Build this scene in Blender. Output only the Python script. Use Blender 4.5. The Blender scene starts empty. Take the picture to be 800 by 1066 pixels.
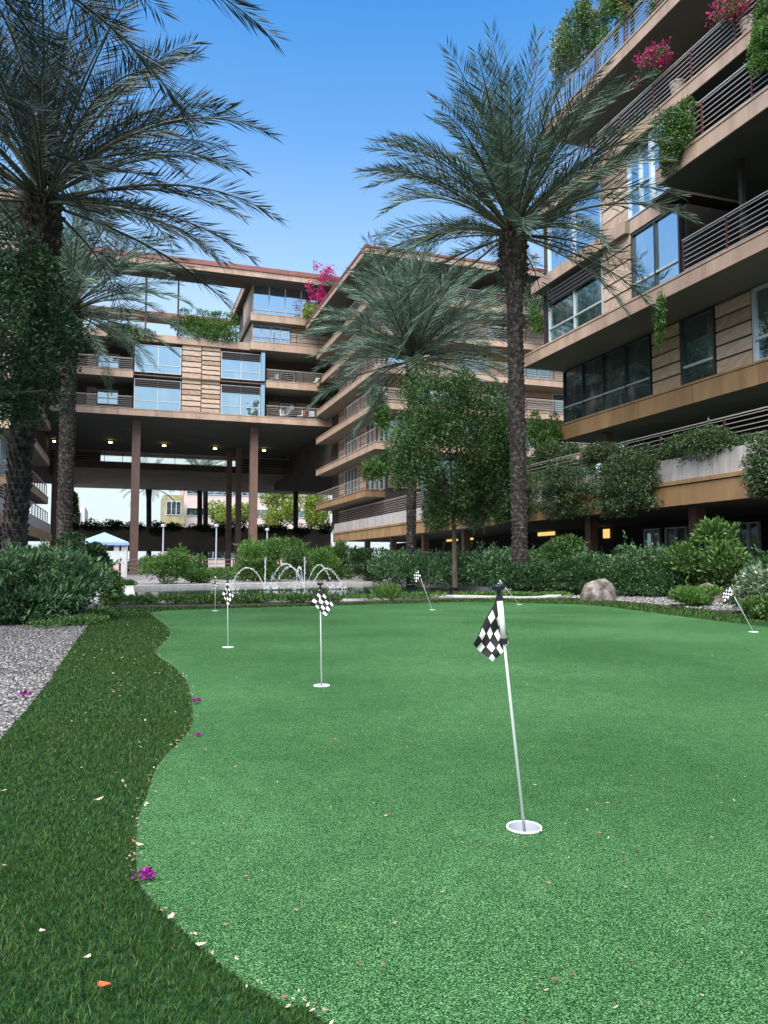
import bpy, math, random
import numpy as np
from mathutils import Vector, Matrix
from mathutils.geometry import delaunay_2d_cdt
R_ = math.radians
random.seed(7)
rng = np.random.default_rng(11)
scene = bpy.context.scene
col = scene.collection
# ------------------------------------------------------------------ camera
TH, PH, CAMZ = R_(18.65), R_(3.93), 0.85
CAM = np.array([0.0, 0.0, CAMZ])
RT = np.array([math.cos(TH), -math.sin(TH), 0.0])
FW = np.array([math.sin(TH)*math.cos(PH), math.cos(TH)*math.cos(PH), math.sin(PH)])
UP = np.cross(RT, FW)
def ray(px, py): return FW + (px-400)/800*RT + (533-py)/800*UP
def at_axis(px, py, ax, v):
    r = ray(px, py); return CAM + r*((v-CAM[ax])/r[ax])
def at_x(px, py, v): return at_axis(px, py, 0, v)
def at_y(px, py, v): return at_axis(px, py, 1, v)
def at_z(px, py, v=0.0): return at_axis(px, py, 2, v)
def at_d(px, py, d): return CAM + d*ray(px, py)
cd = bpy.data.cameras.new('camera'); cam = bpy.data.objects.new('camera', cd); col.objects.link(cam)
cam.location = CAM; cam.rotation_euler = (R_(90)+PH, 0, -TH)
cd.sensor_fit = 'HORIZONTAL'; cd.sensor_width = 36; cd.lens = 36; cd.clip_start = 0.05; cd.clip_end = 3000
scene.camera = cam
# ------------------------------------------------------------------ materials
def newmat(name):
    m = bpy.data.materials.new(name); m.use_nodes = True
    nt = m.node_tree; b = nt.nodes['Principled BSDF']
    return m, nt, b
def N(nt, t, **kw):
    n = nt.nodes.new(t)
    for k, v in kw.items(): setattr(n, k, v)
    return n
def obj_coord(nt, scale=(1,1,1)):
    tc = N(nt, 'ShaderNodeTexCoord'); mp = N(nt, 'ShaderNodeMapping'); mp.inputs['Scale'].default_value = scale
    nt.links.new(tc.outputs['Object'], mp.inputs['Vector']); return mp.outputs['Vector']
def ramp(nt, stops):
    r = N(nt, 'ShaderNodeValToRGB'); e = r.color_ramp.elements
    while len(e) < len(stops): e.new(0.5)
    for i, (p, c) in enumerate(stops):
        e[i].position = p; e[i].color = (*c, 1) if len(c) == 3 else c
    return r
def surf(name, cols, scale=4.0, rough=0.7, stretch=(1,1,1), bump=0.0, bscale=40.0, metal=0.0, spec=0.5, detail=5):
    """a noisy surface: colours spread along a noise"""
    m, nt, b = newmat(name)
    v = obj_coord(nt, stretch)
    n = N(nt, 'ShaderNodeTexNoise'); n.inputs['Scale'].default_value = scale; n.inputs['Detail'].default_value = detail
    nt.links.new(v, n.inputs['Vector'])
    k = len(cols)
    r = ramp(nt, [(0.3+0.4*i/max(1, k-1), c) for i, c in enumerate(cols)])
    nt.links.new(n.outputs['Fac'], r.inputs['Fac']); nt.links.new(r.outputs['Color'], b.inputs['Base Color'])
    b.inputs['Roughness'].default_value = rough; b.inputs['Metallic'].default_value = metal
    b.inputs['Specular IOR Level'].default_value = spec
    if bump:
        n2 = N(nt, 'ShaderNodeTexNoise'); n2.inputs['Scale'].default_value = bscale; n2.inputs['Detail'].default_value = 6
        nt.links.new(v, n2.inputs['Vector'])
        bp = N(nt, 'ShaderNodeBump'); bp.inputs['Strength'].default_value = bump; bp.inputs['Distance'].default_value = 0.02
        nt.links.new(n2.outputs['Fac'], bp.inputs['Height']); nt.links.new(bp.outputs['Normal'], b.inputs['Normal'])
    return m
def leafmat(name, cols, trans=0.3, rough=0.45, spec=0.4):
    m, nt, b = newmat(name)
    g = N(nt, 'ShaderNodeNewGeometry'); k = len(cols)
    r = ramp(nt, [(i/max(1, k-1), c) for i, c in enumerate(cols)])
    nt.links.new(g.outputs['Random Per Island'], r.inputs['Fac']); nt.links.new(r.outputs['Color'], b.inputs['Base Color'])
    b.inputs['Roughness'].default_value = rough; b.inputs['Specular IOR Level'].default_value = spec
    if trans:
        t = N(nt, 'ShaderNodeBsdfTranslucent'); nt.links.new(r.outputs['Color'], t.inputs['Color'])
        mx = N(nt, 'ShaderNodeMixShader'); mx.inputs[0].default_value = trans
        nt.links.new(b.outputs[0], mx.inputs[1]); nt.links.new(t.outputs[0], mx.inputs[2])
        nt.links.new(mx.outputs[0], nt.nodes['Material Output'].inputs['Surface'])
    return m
def flat(name, c, rough=0.6, metal=0.0, spec=0.5):
    m, nt, b = newmat(name); b.inputs['Base Color'].default_value = (*c, 1)
    b.inputs['Roughness'].default_value = rough; b.inputs['Metallic'].default_value = metal; b.inputs['Specular IOR Level'].default_value = spec
    return m
def glassmat(name, c, refl, tint=(0.8, 0.92, 1.0)):
    """coated solar glass: a dark room seen through a partly mirrored pane"""
    m, nt, b = newmat(name)
    b.inputs['Base Color'].default_value = (*c, 1); b.inputs['Roughness'].default_value = 0.3
    vi = obj_coord(nt, (1, 1, 0.35)); ni = N(nt, 'ShaderNodeTexNoise'); ni.inputs['Scale'].default_value = 1.6; ni.inputs['Detail'].default_value = 3
    nt.links.new(vi, ni.inputs['Vector'])   # curtains and furniture dimly seen in the rooms
    ri = ramp(nt, [(0.42, c), (0.56, (c[0]+0.03, c[1]+0.03, c[2]+0.025)), (0.7, (0.2, 0.18, 0.15))]); nt.links.new(ni.outputs['Fac'], ri.inputs['Fac']); nt.links.new(ri.outputs[0], b.inputs['Base Color'])
    g = N(nt, 'ShaderNodeBsdfGlossy'); g.inputs['Roughness'].default_value = 0.02; g.inputs['Color'].default_value = (*tint, 1)
    v = obj_coord(nt); n = N(nt, 'ShaderNodeTexNoise'); n.inputs['Scale'].default_value = 0.7
    nt.links.new(v, n.inputs['Vector'])
    bp = N(nt, 'ShaderNodeBump'); bp.inputs['Strength'].default_value = 0.12; bp.inputs['Distance'].default_value = 0.1
    nt.links.new(n.outputs['Fac'], bp.inputs['Height']); nt.links.new(bp.outputs['Normal'], g.inputs['Normal'])
    f = N(nt, 'ShaderNodeFresnel'); f.inputs['IOR'].default_value = 1.6
    mr = N(nt, 'ShaderNodeMapRange'); mr.inputs['To Min'].default_value = refl; mr.inputs['To Max'].default_value = 1.0
    nt.links.new(f.outputs[0], mr.inputs['Value'])
    mx = N(nt, 'ShaderNodeMixShader'); nt.links.new(mr.outputs[0], mx.inputs[0])
    nt.links.new(b.outputs[0], mx.inputs[1]); nt.links.new(g.outputs[0], mx.inputs[2])
    nt.links.new(mx.outputs[0], nt.nodes['Material Output'].inputs['Surface'])
    return m
def emit(name, c, s):
    m, nt, b = newmat(name); b.inputs['Base Color'].default_value = (*c, 1)
    b.inputs['Emission Color'].default_value = (*c, 1); b.inputs['Emission Strength'].default_value = s
    return m
M = {}
def turfmat():
    m, nt, b = newmat('putting_turf'); L = nt.links
    v = obj_coord(nt)
    fine = N(nt, 'ShaderNodeTexNoise'); fine.inputs['Scale'].default_value = 250; fine.inputs['Detail'].default_value = 3; fine.inputs['Roughness'].default_value = 0.7
    vor = N(nt, 'ShaderNodeTexVoronoi'); vor.inputs['Scale'].default_value = 330
    wide = N(nt, 'ShaderNodeTexNoise'); wide.inputs['Scale'].default_value = 0.55; wide.inputs['Detail'].default_value = 5
    mid = N(nt, 'ShaderNodeTexNoise'); mid.inputs['Scale'].default_value = 9; mid.inputs['Detail'].default_value = 6
    for n in (fine, vor, wide, mid): L.new(v, n.inputs['Vector'])
    r1 = ramp(nt, [(0.35, (0.003, 0.018, 0.004)), (0.47, (0.026, 0.092, 0.031)), (0.58, (0.053, 0.16, 0.056)), (0.69, (0.19, 0.35, 0.16))])
    mx0 = N(nt, 'ShaderNodeMath', operation='ADD'); mx0.use_clamp = True
    sc = N(nt, 'ShaderNodeMath', operation='MULTIPLY'); sc.inputs[1].default_value = 0.3
    sub = N(nt, 'ShaderNodeMath', operation='SUBTRACT'); sub.inputs[1].default_value = 0.5
    sepc = N(nt, 'ShaderNodeSeparateColor'); L.new(vor.outputs['Color'], sepc.inputs[0])
    L.new(sepc.outputs[0], sub.inputs[0]); L.new(sub.outputs[0], sc.inputs[0]); L.new(fine.outputs['Fac'], mx0.inputs[0]); L.new(sc.outputs[0], mx0.inputs[1])
    L.new(mx0.outputs[0], r1.inputs['Fac'])
    r2 = ramp(nt, [(0.34, (0.7, 0.77, 0.68)), (0.66, (1.2, 1.16, 1.16))]); L.new(wide.outputs['Fac'], r2.inputs['Fac'])
    r3 = ramp(nt, [(0.3, (0.86, 0.88, 0.86)), (0.7, (1.1, 1.08, 1.08))]); L.new(mid.outputs['Fac'], r3.inputs['Fac'])
    m1 = N(nt, 'ShaderNodeMixRGB', blend_type='MULTIPLY'); m1.inputs[0].default_value = 1
    m2 = N(nt, 'ShaderNodeMixRGB', blend_type='MULTIPLY'); m2.inputs[0].default_value = 1
    L.new(r1.outputs[0], m1.inputs[1]); L.new(r2.outputs[0], m1.inputs[2]); L.new(m1.outputs[0], m2.inputs[1]); L.new(r3.outputs[0], m2.inputs[2])
    L.new(m2.outputs[0], b.inputs['Base Color']); b.inputs['Roughness'].default_value = 0.95; b.inputs['Specular IOR Level'].default_value = 0.06
    bp = N(nt, 'ShaderNodeBump'); bp.inputs['Strength'].default_value = 0.7; bp.inputs['Distance'].default_value = 0.006
    L.new(mx0.outputs[0], bp.inputs['Height']); L.new(bp.outputs['Normal'], b.inputs['Normal'])
    return m
M['turf'] = turfmat()
M['fringe'] = surf('fringe_backing', [(0.004, 0.016, 0.006), (0.012, 0.045, 0.013), (0.02, 0.07, 0.02)], 60, 0.9, bump=0.6, bscale=120, spec=0.1)
M['blade'] = leafmat('fringe_blade', [(0.003, 0.011, 0.002), (0.011, 0.037, 0.005), (0.026, 0.07, 0.008), (0.044, 0.1, 0.013), (0.09, 0.145, 0.04)], 0.1, 0.5, 0.2)
M['soil'] = surf('soil', [(0.02, 0.015, 0.01), (0.05, 0.038, 0.026), (0.09, 0.07, 0.05)], 14, 0.95, bump=0.5, bscale=60)
def gravelmat():
    m, nt, b = newmat('gravel_ground'); L = nt.links
    v = obj_coord(nt); vo = N(nt, 'ShaderNodeTexVoronoi'); vo.inputs['Scale'].default_value = 60; L.new(v, vo.inputs['Vector'])
    sp = N(nt, 'ShaderNodeSeparateColor'); L.new(vo.outputs['Color'], sp.inputs[0])
    r = ramp(nt, [(0, (0.02, 0.018, 0.018)), (0.5, (0.1, 0.09, 0.09)), (1, (0.3, 0.28, 0.27))]); L.new(sp.outputs[0], r.inputs['Fac'])
    L.new(r.outputs[0], b.inputs['Base Color']); b.inputs['Roughness'].default_value = 0.9
    bp = N(nt, 'ShaderNodeBump'); bp.inputs['Strength'].default_value = 1; bp.inputs['Distance'].default_value = 0.02; bp.invert = True
    L.new(vo.outputs['Distance'], bp.inputs['Height']); L.new(bp.outputs['Normal'], b.inputs['Normal'])
    return m
M['gravel'] = gravelmat()
M['pebble'] = leafmat('pebble_stone', [(0.03, 0.03, 0.03), (0.09, 0.088, 0.086), (0.17, 0.165, 0.16), (0.33, 0.32, 0.31)], 0, 0.85, 0.3)
M['paving'] = surf('paving', [(0.16, 0.15, 0.15), (0.24, 0.23, 0.23)], 3, 0.8, bump=0.1)
M['coping'] = surf('coping_stone', [(0.4, 0.39, 0.38), (0.55, 0.54, 0.52)], 5, 0.75, bump=0.15)
def watermat():
    m, nt, b = newmat('pond_water'); L = nt.links
    b.inputs['Base Color'].default_value = (0.022, 0.04, 0.032, 1); b.inputs['Roughness'].default_value = 0.02; b.inputs['IOR'].default_value = 1.33; b.inputs['Specular IOR Level'].default_value = 0.12
    v = obj_coord(nt, (1, 1, 1)); n = N(nt, 'ShaderNodeTexNoise'); n.inputs['Scale'].default_value = 5; n.inputs['Detail'].default_value = 4
    L.new(v, n.inputs['Vector']); bp = N(nt, 'ShaderNodeBump'); bp.inputs['Strength'].default_value = 0.035; bp.inputs['Distance'].default_value = 0.05
    L.new(n.outputs['Fac'], bp.inputs['Height']); L.new(bp.outputs['Normal'], b.inputs['Normal'])
    return m
M['water'] = watermat()
M['bronze'] = surf('bronze_fascia', [(0.29, 0.205, 0.15), (0.37, 0.268, 0.2), (0.43, 0.32, 0.245)], 0.9, 0.55, (2.2, 2.2, 0.5), bump=0.04, spec=0.4)
M['amber'] = surf('amber_fascia', [(0.2, 0.12, 0.055), (0.27, 0.165, 0.078), (0.33, 0.21, 0.1)], 0.8, 0.5, (2, 2, 0.5), bump=0.04)
M['frame_dark'] = flat('dark_window_frame', (0.035, 0.045, 0.05), 0.4, 0.3)
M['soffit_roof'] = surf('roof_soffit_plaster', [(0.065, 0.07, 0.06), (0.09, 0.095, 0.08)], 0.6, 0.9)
M['soffit_shade'] = surf('shaded_soffit', [(0.03, 0.04, 0.034), (0.05, 0.06, 0.05)], 0.6, 0.9)  # soffit colour darkened to hold the shade under the projecting balconies
M['cup_shade'] = flat('shaded_cup_liner', (0.4, 0.43, 0.46), 0.5)  # grey stands in for the shading inside the white cups
M['planter_brown'] = surf('planter_brown', [(0.14, 0.11, 0.09), (0.2, 0.16, 0.13)], 0.5, 0.9)
M['deck_soffit'] = surf('deck_soffit', [(0.22, 0.19, 0.14), (0.3, 0.26, 0.2)], 0.5, 0.9)
M['dark_trim'] = flat('dark_trim', (0.03, 0.025, 0.022), 0.6)
M['roof_red'] = surf('roof_metal', [(0.16, 0.055, 0.045), (0.22, 0.085, 0.065)], 2, 0.5)
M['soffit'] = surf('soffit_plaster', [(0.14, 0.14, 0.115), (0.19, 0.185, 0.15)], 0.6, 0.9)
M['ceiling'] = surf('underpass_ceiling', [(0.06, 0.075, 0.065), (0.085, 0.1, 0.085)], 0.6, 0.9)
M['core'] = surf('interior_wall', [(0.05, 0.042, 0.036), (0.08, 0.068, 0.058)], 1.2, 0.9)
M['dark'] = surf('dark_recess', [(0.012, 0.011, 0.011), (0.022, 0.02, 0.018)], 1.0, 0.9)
def stonemat(name, c0, c1, c2):
    m, nt, b = newmat(name); L = nt.links
    g = N(nt, 'ShaderNodeNewGeometry'); v = obj_coord(nt, (1, 1, 2.2))
    w = N(nt, 'ShaderNodeTexWave'); w.wave_type = 'BANDS'; w.bands_direction = 'DIAGONAL'
    w.inputs['Scale'].default_value = 0.7; w.inputs['Distortion'].default_value = 11; w.inputs['Detail'].default_value = 4; w.inputs['Detail Scale'].default_value = 1.3
    L.new(v, w.inputs['Vector'])
    r = ramp(nt, [(0, c0), (0.5, c1), (1, c2)])
    mr = N(nt, 'ShaderNodeMath', operation='MULTIPLY_ADD'); mr.inputs[1].default_value = 0.28
    s2 = N(nt, 'ShaderNodeMath', operation='MULTIPLY'); s2.inputs[1].default_value = 0.68
    L.new(g.outputs['Random Per Island'], s2.inputs[0]); L.new(w.outputs['Fac'], mr.inputs[0]); L.new(s2.outputs[0], mr.inputs[2])
    L.new(mr.outputs[0], r.inputs['Fac']); L.new(r.outputs[0], b.inputs['Base Color']); b.inputs['Roughness'].default_value = 0.65
    return m
M['stone'] = stonemat('travertine', (0.24, 0.155, 0.105), (0.4, 0.29, 0.21), (0.55, 0.43, 0.34))
M['stone_tan'] = stonemat('honey_stone', (0.26, 0.165, 0.09), (0.37, 0.26, 0.155), (0.48, 0.36, 0.23))
M['concrete'] = surf('planter_concrete', [(0.27, 0.25, 0.24), (0.36, 0.34, 0.33), (0.44, 0.42, 0.41)], 1.6, 0.85, (3, 3, 0.5), bump=0.15)
M['column'] = surf('column_metal', [(0.13, 0.08, 0.06), (0.17, 0.105, 0.08)], 1.5, 0.5)
M['frame'] = flat('window_aluminium', (0.5, 0.55, 0.58), 0.4, 0.3)
M['rail'] = flat('rail_metal', (0.5, 0.46, 0.43), 0.35, 0.4)
M['post'] = flat('rail_post', (0.09, 0.03, 0.025), 0.5, 0.2)
M['glass_sky'] = glassmat('mirror_glass', (0.02, 0.045, 0.06), 0.66, (0.6, 0.8, 0.95))
M['glass'] = glassmat('dark_glass', (0.006, 0.016, 0.017), 0.22, (0.6, 0.85, 0.85))
M['lamp'] = emit('lamp_glow', (1.0, 0.72, 0.32), 6)
M['litwin'] = emit('lit_room', (1.0, 0.66, 0.2), 0.5)
M['white'] = flat('white_paint', (0.78, 0.8, 0.8), 0.35)
M['sleeve'] = flat('white_sleeve', (0.7, 0.72, 0.7), 0.5)
M['black'] = flat('black_cloth', (0.008, 0.008, 0.009), 0.8)
M['black_plastic'] = flat('black_plastic', (0.012, 0.014, 0.022), 0.35)
M['flagwhite'] = flat('white_cloth', (0.75, 0.78, 0.72), 0.8)
M['bark'] = surf('palm_bark', [(0.01, 0.009, 0.008), (0.036, 0.031, 0.027), (0.13, 0.115, 0.1)], 9, 0.95, bump=0.8, bscale=30)
M['wood'] = surf('tree_bark', [(0.07, 0.055, 0.04), (0.14, 0.11, 0.085)], 8, 0.95, (1, 1, 0.3), bump=0.6, bscale=30)
M['frond'] = leafmat('backlit_palm_leaflet', [(0.008, 0.017, 0.014), (0.018, 0.034, 0.028), (0.034, 0.06, 0.046), (0.07, 0.105, 0.075)], 0.12, 0.5)  # darker leaflet copy: the left palms' backlit silhouette is put into the colour
M['frond_mid'] = leafmat('green_palm_leaflet', [(0.013, 0.032, 0.018), (0.034, 0.068, 0.04), (0.068, 0.116, 0.07), (0.13, 0.19, 0.11)], 0.15, 0.4)
M['frond_grey'] = leafmat('grey_palm_leaflet', [(0.026, 0.062, 0.042), (0.066, 0.125, 0.085), (0.12, 0.2, 0.14), (0.22, 0.3, 0.21)], 0.15, 0.5)
M['rachis'] = surf('palm_rachis', [(0.025, 0.035, 0.016), (0.06, 0.07, 0.03)], 5, 0.6)
M['oleander'] = leafmat('oleander_leaf', [(0.018, 0.05, 0.016), (0.042, 0.105, 0.034), (0.074, 0.16, 0.06), (0.16, 0.27, 0.14)], 0.2, 0.4)
M['darkleaf'] = leafmat('dark_leaf', [(0.008, 0.026, 0.008), (0.018, 0.055, 0.016), (0.035, 0.09, 0.026), (0.06, 0.13, 0.04)], 0.2, 0.45)
M['midleaf'] = leafmat('mid_leaf', [(0.018, 0.05, 0.012), (0.042, 0.105, 0.022), (0.078, 0.165, 0.034), (0.14, 0.24, 0.065)], 0.25, 0.45)
M['lightleaf'] = leafmat('light_leaf', [(0.025, 0.075, 0.014), (0.055, 0.145, 0.026), (0.1, 0.21, 0.04), (0.17, 0.29, 0.07)], 0.3, 0.45)
M['limeleaf'] = leafmat('lime_leaf', [(0.1, 0.16, 0.02), (0.2, 0.28, 0.04), (0.34, 0.42, 0.09)], 0.4, 0.5)  # colour raised to carry the sunlight on the trees beyond the underpass
M['vineleaf'] = leafmat('vine_leaf', [(0.016, 0.042, 0.014), (0.036, 0.082, 0.026), (0.066, 0.13, 0.044), (0.17, 0.23, 0.12)], 0.2, 0.4)
M['paleleaf'] = leafmat('pale_leaf', [(0.03, 0.07, 0.03), (0.08, 0.14, 0.07), (0.2, 0.28, 0.17), (0.4, 0.44, 0.32)], 0.2, 0.4)
M['treeleaf'] = leafmat('tree_leaf', [(0.008, 0.028, 0.006), (0.025, 0.074, 0.014), (0.055, 0.125, 0.025), (0.115, 0.205, 0.055)], 0.25, 0.45)
M['magenta'] = leafmat('magenta_bract', [(0.28, 0.006, 0.09), (0.5, 0.02, 0.17), (0.62, 0.06, 0.26)], 0.35, 0.6)
M['red'] = leafmat('crimson_flower', [(0.22, 0.006, 0.02), (0.38, 0.02, 0.05)], 0.2, 0.6)
M['pink'] = leafmat('coral_flower', [(0.4, 0.09, 0.08), (0.55, 0.2, 0.17), (0.5, 0.3, 0.22)], 0.3, 0.6)
M['purple'] = leafmat('purple_petal', [(0.22, 0.008, 0.17), (0.36, 0.025, 0.27)], 0.3, 0.6)
M['litter'] = leafmat('dry_litter', [(0.2, 0.13, 0.08), (0.34, 0.27, 0.18), (0.44, 0.39, 0.3), (0.18, 0.08, 0.04), (0.26, 0.2, 0.14)], 0, 0.8)
M['darklitter'] = leafmat('brown_litter', [(0.05, 0.03, 0.02), (0.12, 0.07, 0.04), (0.24, 0.14, 0.08)], 0, 0.8)
M['palepetal'] = flat('pale_petal', (0.36, 0.31, 0.23), 0.7)
M['orange'] = flat('orange_petal', (0.55, 0.09, 0.02), 0.6)
M['brown'] = flat('brown_pod', (0.1, 0.05, 0.035), 0.8)
M['boulder'] = surf('boulder_granite', [(0.035, 0.03, 0.026), (0.11, 0.095, 0.083), (0.26, 0.235, 0.21)], 7, 0.9, bump=0.9, bscale=9)
M['canvas'] = surf('blue_canvas', [(0.17, 0.28, 0.5), (0.25, 0.38, 0.58)], 3, 0.8)
M['curtain'] = flat('white_curtain', (0.6, 0.6, 0.6), 0.8)
M['cushion'] = flat('red_cushion', (0.35, 0.04, 0.025), 0.8)
M['steel'] = flat('pale_steel', (0.42, 0.46, 0.5), 0.4, 0.3)
M['far_pink'] = surf('far_pink_wall', [(0.5, 0.42, 0.39), (0.56, 0.48, 0.45)], 0.4, 0.8)
M['far_yellow'] = surf('far_yellow_glass', [(0.22, 0.19, 0.1), (0.38, 0.34, 0.19)], 0.6, 0.5)
M['far_white'] = surf('far_white_wall', [(0.6, 0.58, 0.54), (0.7, 0.68, 0.64)], 0.4, 0.8)
M['pot'] = surf('clay_pot', [(0.3, 0.24, 0.2), (0.42, 0.35, 0.3)], 6, 0.8)
M['car'] = flat('car_paint', (0.7, 0.7, 0.72), 0.3)
M['tyre'] = flat('tyre_rubber', (0.015, 0.015, 0.015), 0.8)
def spraymat():
    m, nt, b = newmat('spray_water'); b.inputs['Base Color'].default_value = (0.85, 0.9, 0.92, 1); b.inputs['Roughness'].default_value = 0.15
    t = N(nt, 'ShaderNodeBsdfTransparent'); mx = N(nt, 'ShaderNodeMixShader'); mx.inputs[0].default_value = 0.35
    nt.links.new(b.outputs[0], mx.inputs[1]); nt.links.new(t.outputs[0], mx.inputs[2]); nt.links.new(mx.outputs[0], nt.nodes['Material Output'].inputs['Surface'])
    return m
M['spray'] = spraymat()
# ------------------------------------------------------------------ object helpers
def tag(o, label=None, cat=None, group=None, kind=None):
    if label: o['label'] = label
    if cat: o['category'] = cat
    if group: o['group'] = group
    if kind: o['kind'] = kind
    return o
def empty(name, loc, label, cat, group=None):
    o = bpy.data.objects.new(name, None); col.objects.link(o); o.location = [float(x) for x in loc]; o.empty_display_size = 0.2
    return tag(o, label, cat, group)
def link(name, me, parent=None, world=True):
    o = bpy.data.objects.new(name, me); col.objects.link(o)
    if parent is not None:
        o.parent = parent
        if world:
            p = parent; off = Vector((0, 0, 0))
            while p is not None: off += p.location; p = p.parent
            o.location = -off
    return o
def np_mesh(name, V, F, mats, mi=None, smooth=False):
    """V (n,3); F list of index arrays, all faces of one array having one size"""
    me = bpy.data.meshes.new(name)
    V = np.asarray(V, dtype=np.float32); me.vertices.add(len(V)); me.vertices.foreach_set('co', V.ravel())
    loops = np.concatenate([f.ravel() for f in F]).astype(np.int32)
    tot = np.concatenate([np.full(len(f), f.shape[1], dtype=np.int32) for f in F])
    st = np.concatenate([[0], np.cumsum(tot)[:-1]]).astype(np.int32)
    me.loops.add(len(loops)); me.loops.foreach_set('vertex_index', loops)
    me.polygons.add(len(tot)); me.polygons.foreach_set('loop_start', st); me.polygons.foreach_set('loop_total', tot)
    for m in (mats if isinstance(mats, (list, tuple)) else [mats]): me.materials.append(m)
    if mi is not None: me.polygons.foreach_set('material_index', np.asarray(mi, dtype=np.int32))
    if smooth: me.polygons.foreach_set('use_smooth', np.ones(len(tot), dtype=bool))
    me.update(calc_edges=True); me.validate()
    return me
class MB:
    def __init__(s): s.v = []; s.f = []; s.m = []
    def box(s, x0, x1, y0, y1, z0, z1, mi=0):
        x0, x1 = min(x0, x1), max(x0, x1); y0, y1 = min(y0, y1), max(y0, y1)
        k = len(s.v)
        s.v += [(x0,y0,z0),(x1,y0,z0),(x1,y1,z0),(x0,y1,z0),(x0,y0,z1),(x1,y0,z1),(x1,y1,z1),(x0,y1,z1)]
        for q in ((0,3,2,1),(4,5,6,7),(0,1,5,4),(1,2,6,5),(2,3,7,6),(3,0,4,7)): s.f.append(tuple(k+i for i in q)); s.m.append(mi)
        return s
    def fbox(s, F, u0, u1, w0, w1, z0, z1, mi=0):
        """F = (axis sign plane): '-x' faces -x, u runs along y; '-y' faces -y, u runs along x; w is outward"""
        a, p = F
        if a == '-x': return s.box(p-w1, p-w0, u0, u1, z0, z1, mi)
        if a == '+x': return s.box(p+w0, p+w1, u0, u1, z0, z1, mi)
        return s.box(u0, u1, p-w1, p-w0, z0, z1, mi)
    def poly(s, pts, mi=0):
        k = len(s.v); s.v += [tuple(p) for p in pts]; s.f.append(tuple(range(k, k+len(pts)))); s.m.append(mi); return s
    def prism(s, pts, z0, z1, mi=0):
        n = len(pts); k = len(s.v)
        s.v += [(p[0], p[1], z0) for p in pts] + [(p[0], p[1], z1) for p in pts]
        s.f.append(tuple(k+i for i in range(n-1, -1, -1))); s.f.append(tuple(k+n+i for i in range(n))); s.m += [mi, mi]
        for i in range(n):
            j = (i+1) % n; s.f.append((k+i, k+j, k+n+j, k+n+i)); s.m.append(mi)
        return s
    def tube(s, pts, r, n=8, mi=0, cap=True):
        pts = [Vector([float(c) for c in p]) for p in pts]; k = len(s.v); L = len(pts)
        rr = r if isinstance(r, (list, tuple, np.ndarray)) else [r]*L
        for i, p in enumerate(pts):
            t = (pts[min(i+1, L-1)]-pts[max(i-1, 0)]).normalized()
            a = t.cross(Vector((0.13, 0.97, 0.2))).normalized()
            if a.length < 0.1: a = t.cross(Vector((1, 0, 0))).normalized()
            b = t.cross(a)
            for j in range(n):
                an = 2*math.pi*j/n; q = p + (a*math.cos(an)+b*math.sin(an))*rr[i]; s.v.append(tuple(q))
        for i in range(L-1):
            for j in range(n):
                jj = (j+1) % n; s.f.append((k+i*n+j, k+i*n+jj, k+(i+1)*n+jj, k+(i+1)*n+j)); s.m.append(mi)
        if cap:
            s.f.append(tuple(k+j for j in range(n-1, -1, -1))); s.f.append(tuple(k+(L-1)*n+j for j in range(n))); s.m += [mi, mi]
        return s
    def lathe(s, prof, n=20, c=(0, 0, 0), mi=0):
        k = len(s.v); L = len(prof)
        for r, z in prof:
            for j in range(n):
                a = 2*math.pi*j/n; s.v.append((c[0]+r*math.cos(a), c[1]+r*math.sin(a), c[2]+z))
        for i in range(L-1):
            for j in range(n):
                jj = (j+1) % n; s.f.append((k+i*n+j, k+i*n+jj, k+(i+1)*n+jj, k+(i+1)*n+j)); s.m.append(mi)
        return s
    def build(s, name, mats, parent=None, smooth=False, world=True):
        me = bpy.data.meshes.new(name); me.from_pydata(s.v, [], s.f)
        for m in (mats if isinstance(mats, (list, tuple)) else [mats]): me.materials.append(m)
        me.polygons.foreach_set('material_index', s.m)
        if smooth: me.polygons.foreach_set('use_smooth', [True]*len(s.f))
        me.update()
        return link(name, me, parent, world)
def copy_tree(o, parent=None):
    c = o.copy(); col.objects.link(c); c.parent = parent
    for ch in list(o.children): copy_tree(ch, c)
    return c
def inside(P, poly):
    """P (n,2) in polygon"""
    x, y = P[:, 0], P[:, 1]; res = np.zeros(len(P), bool); n = len(poly)
    for i in range(n):
        x0, y0 = poly[i]; x1, y1 = poly[(i+1) % n]
        if y0 == y1: continue
        c = ((y0 > y) != (y1 > y)) & (x < (x1-x0)*(y-y0)/(y1-y0)+x0); res ^= c
    return res
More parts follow.
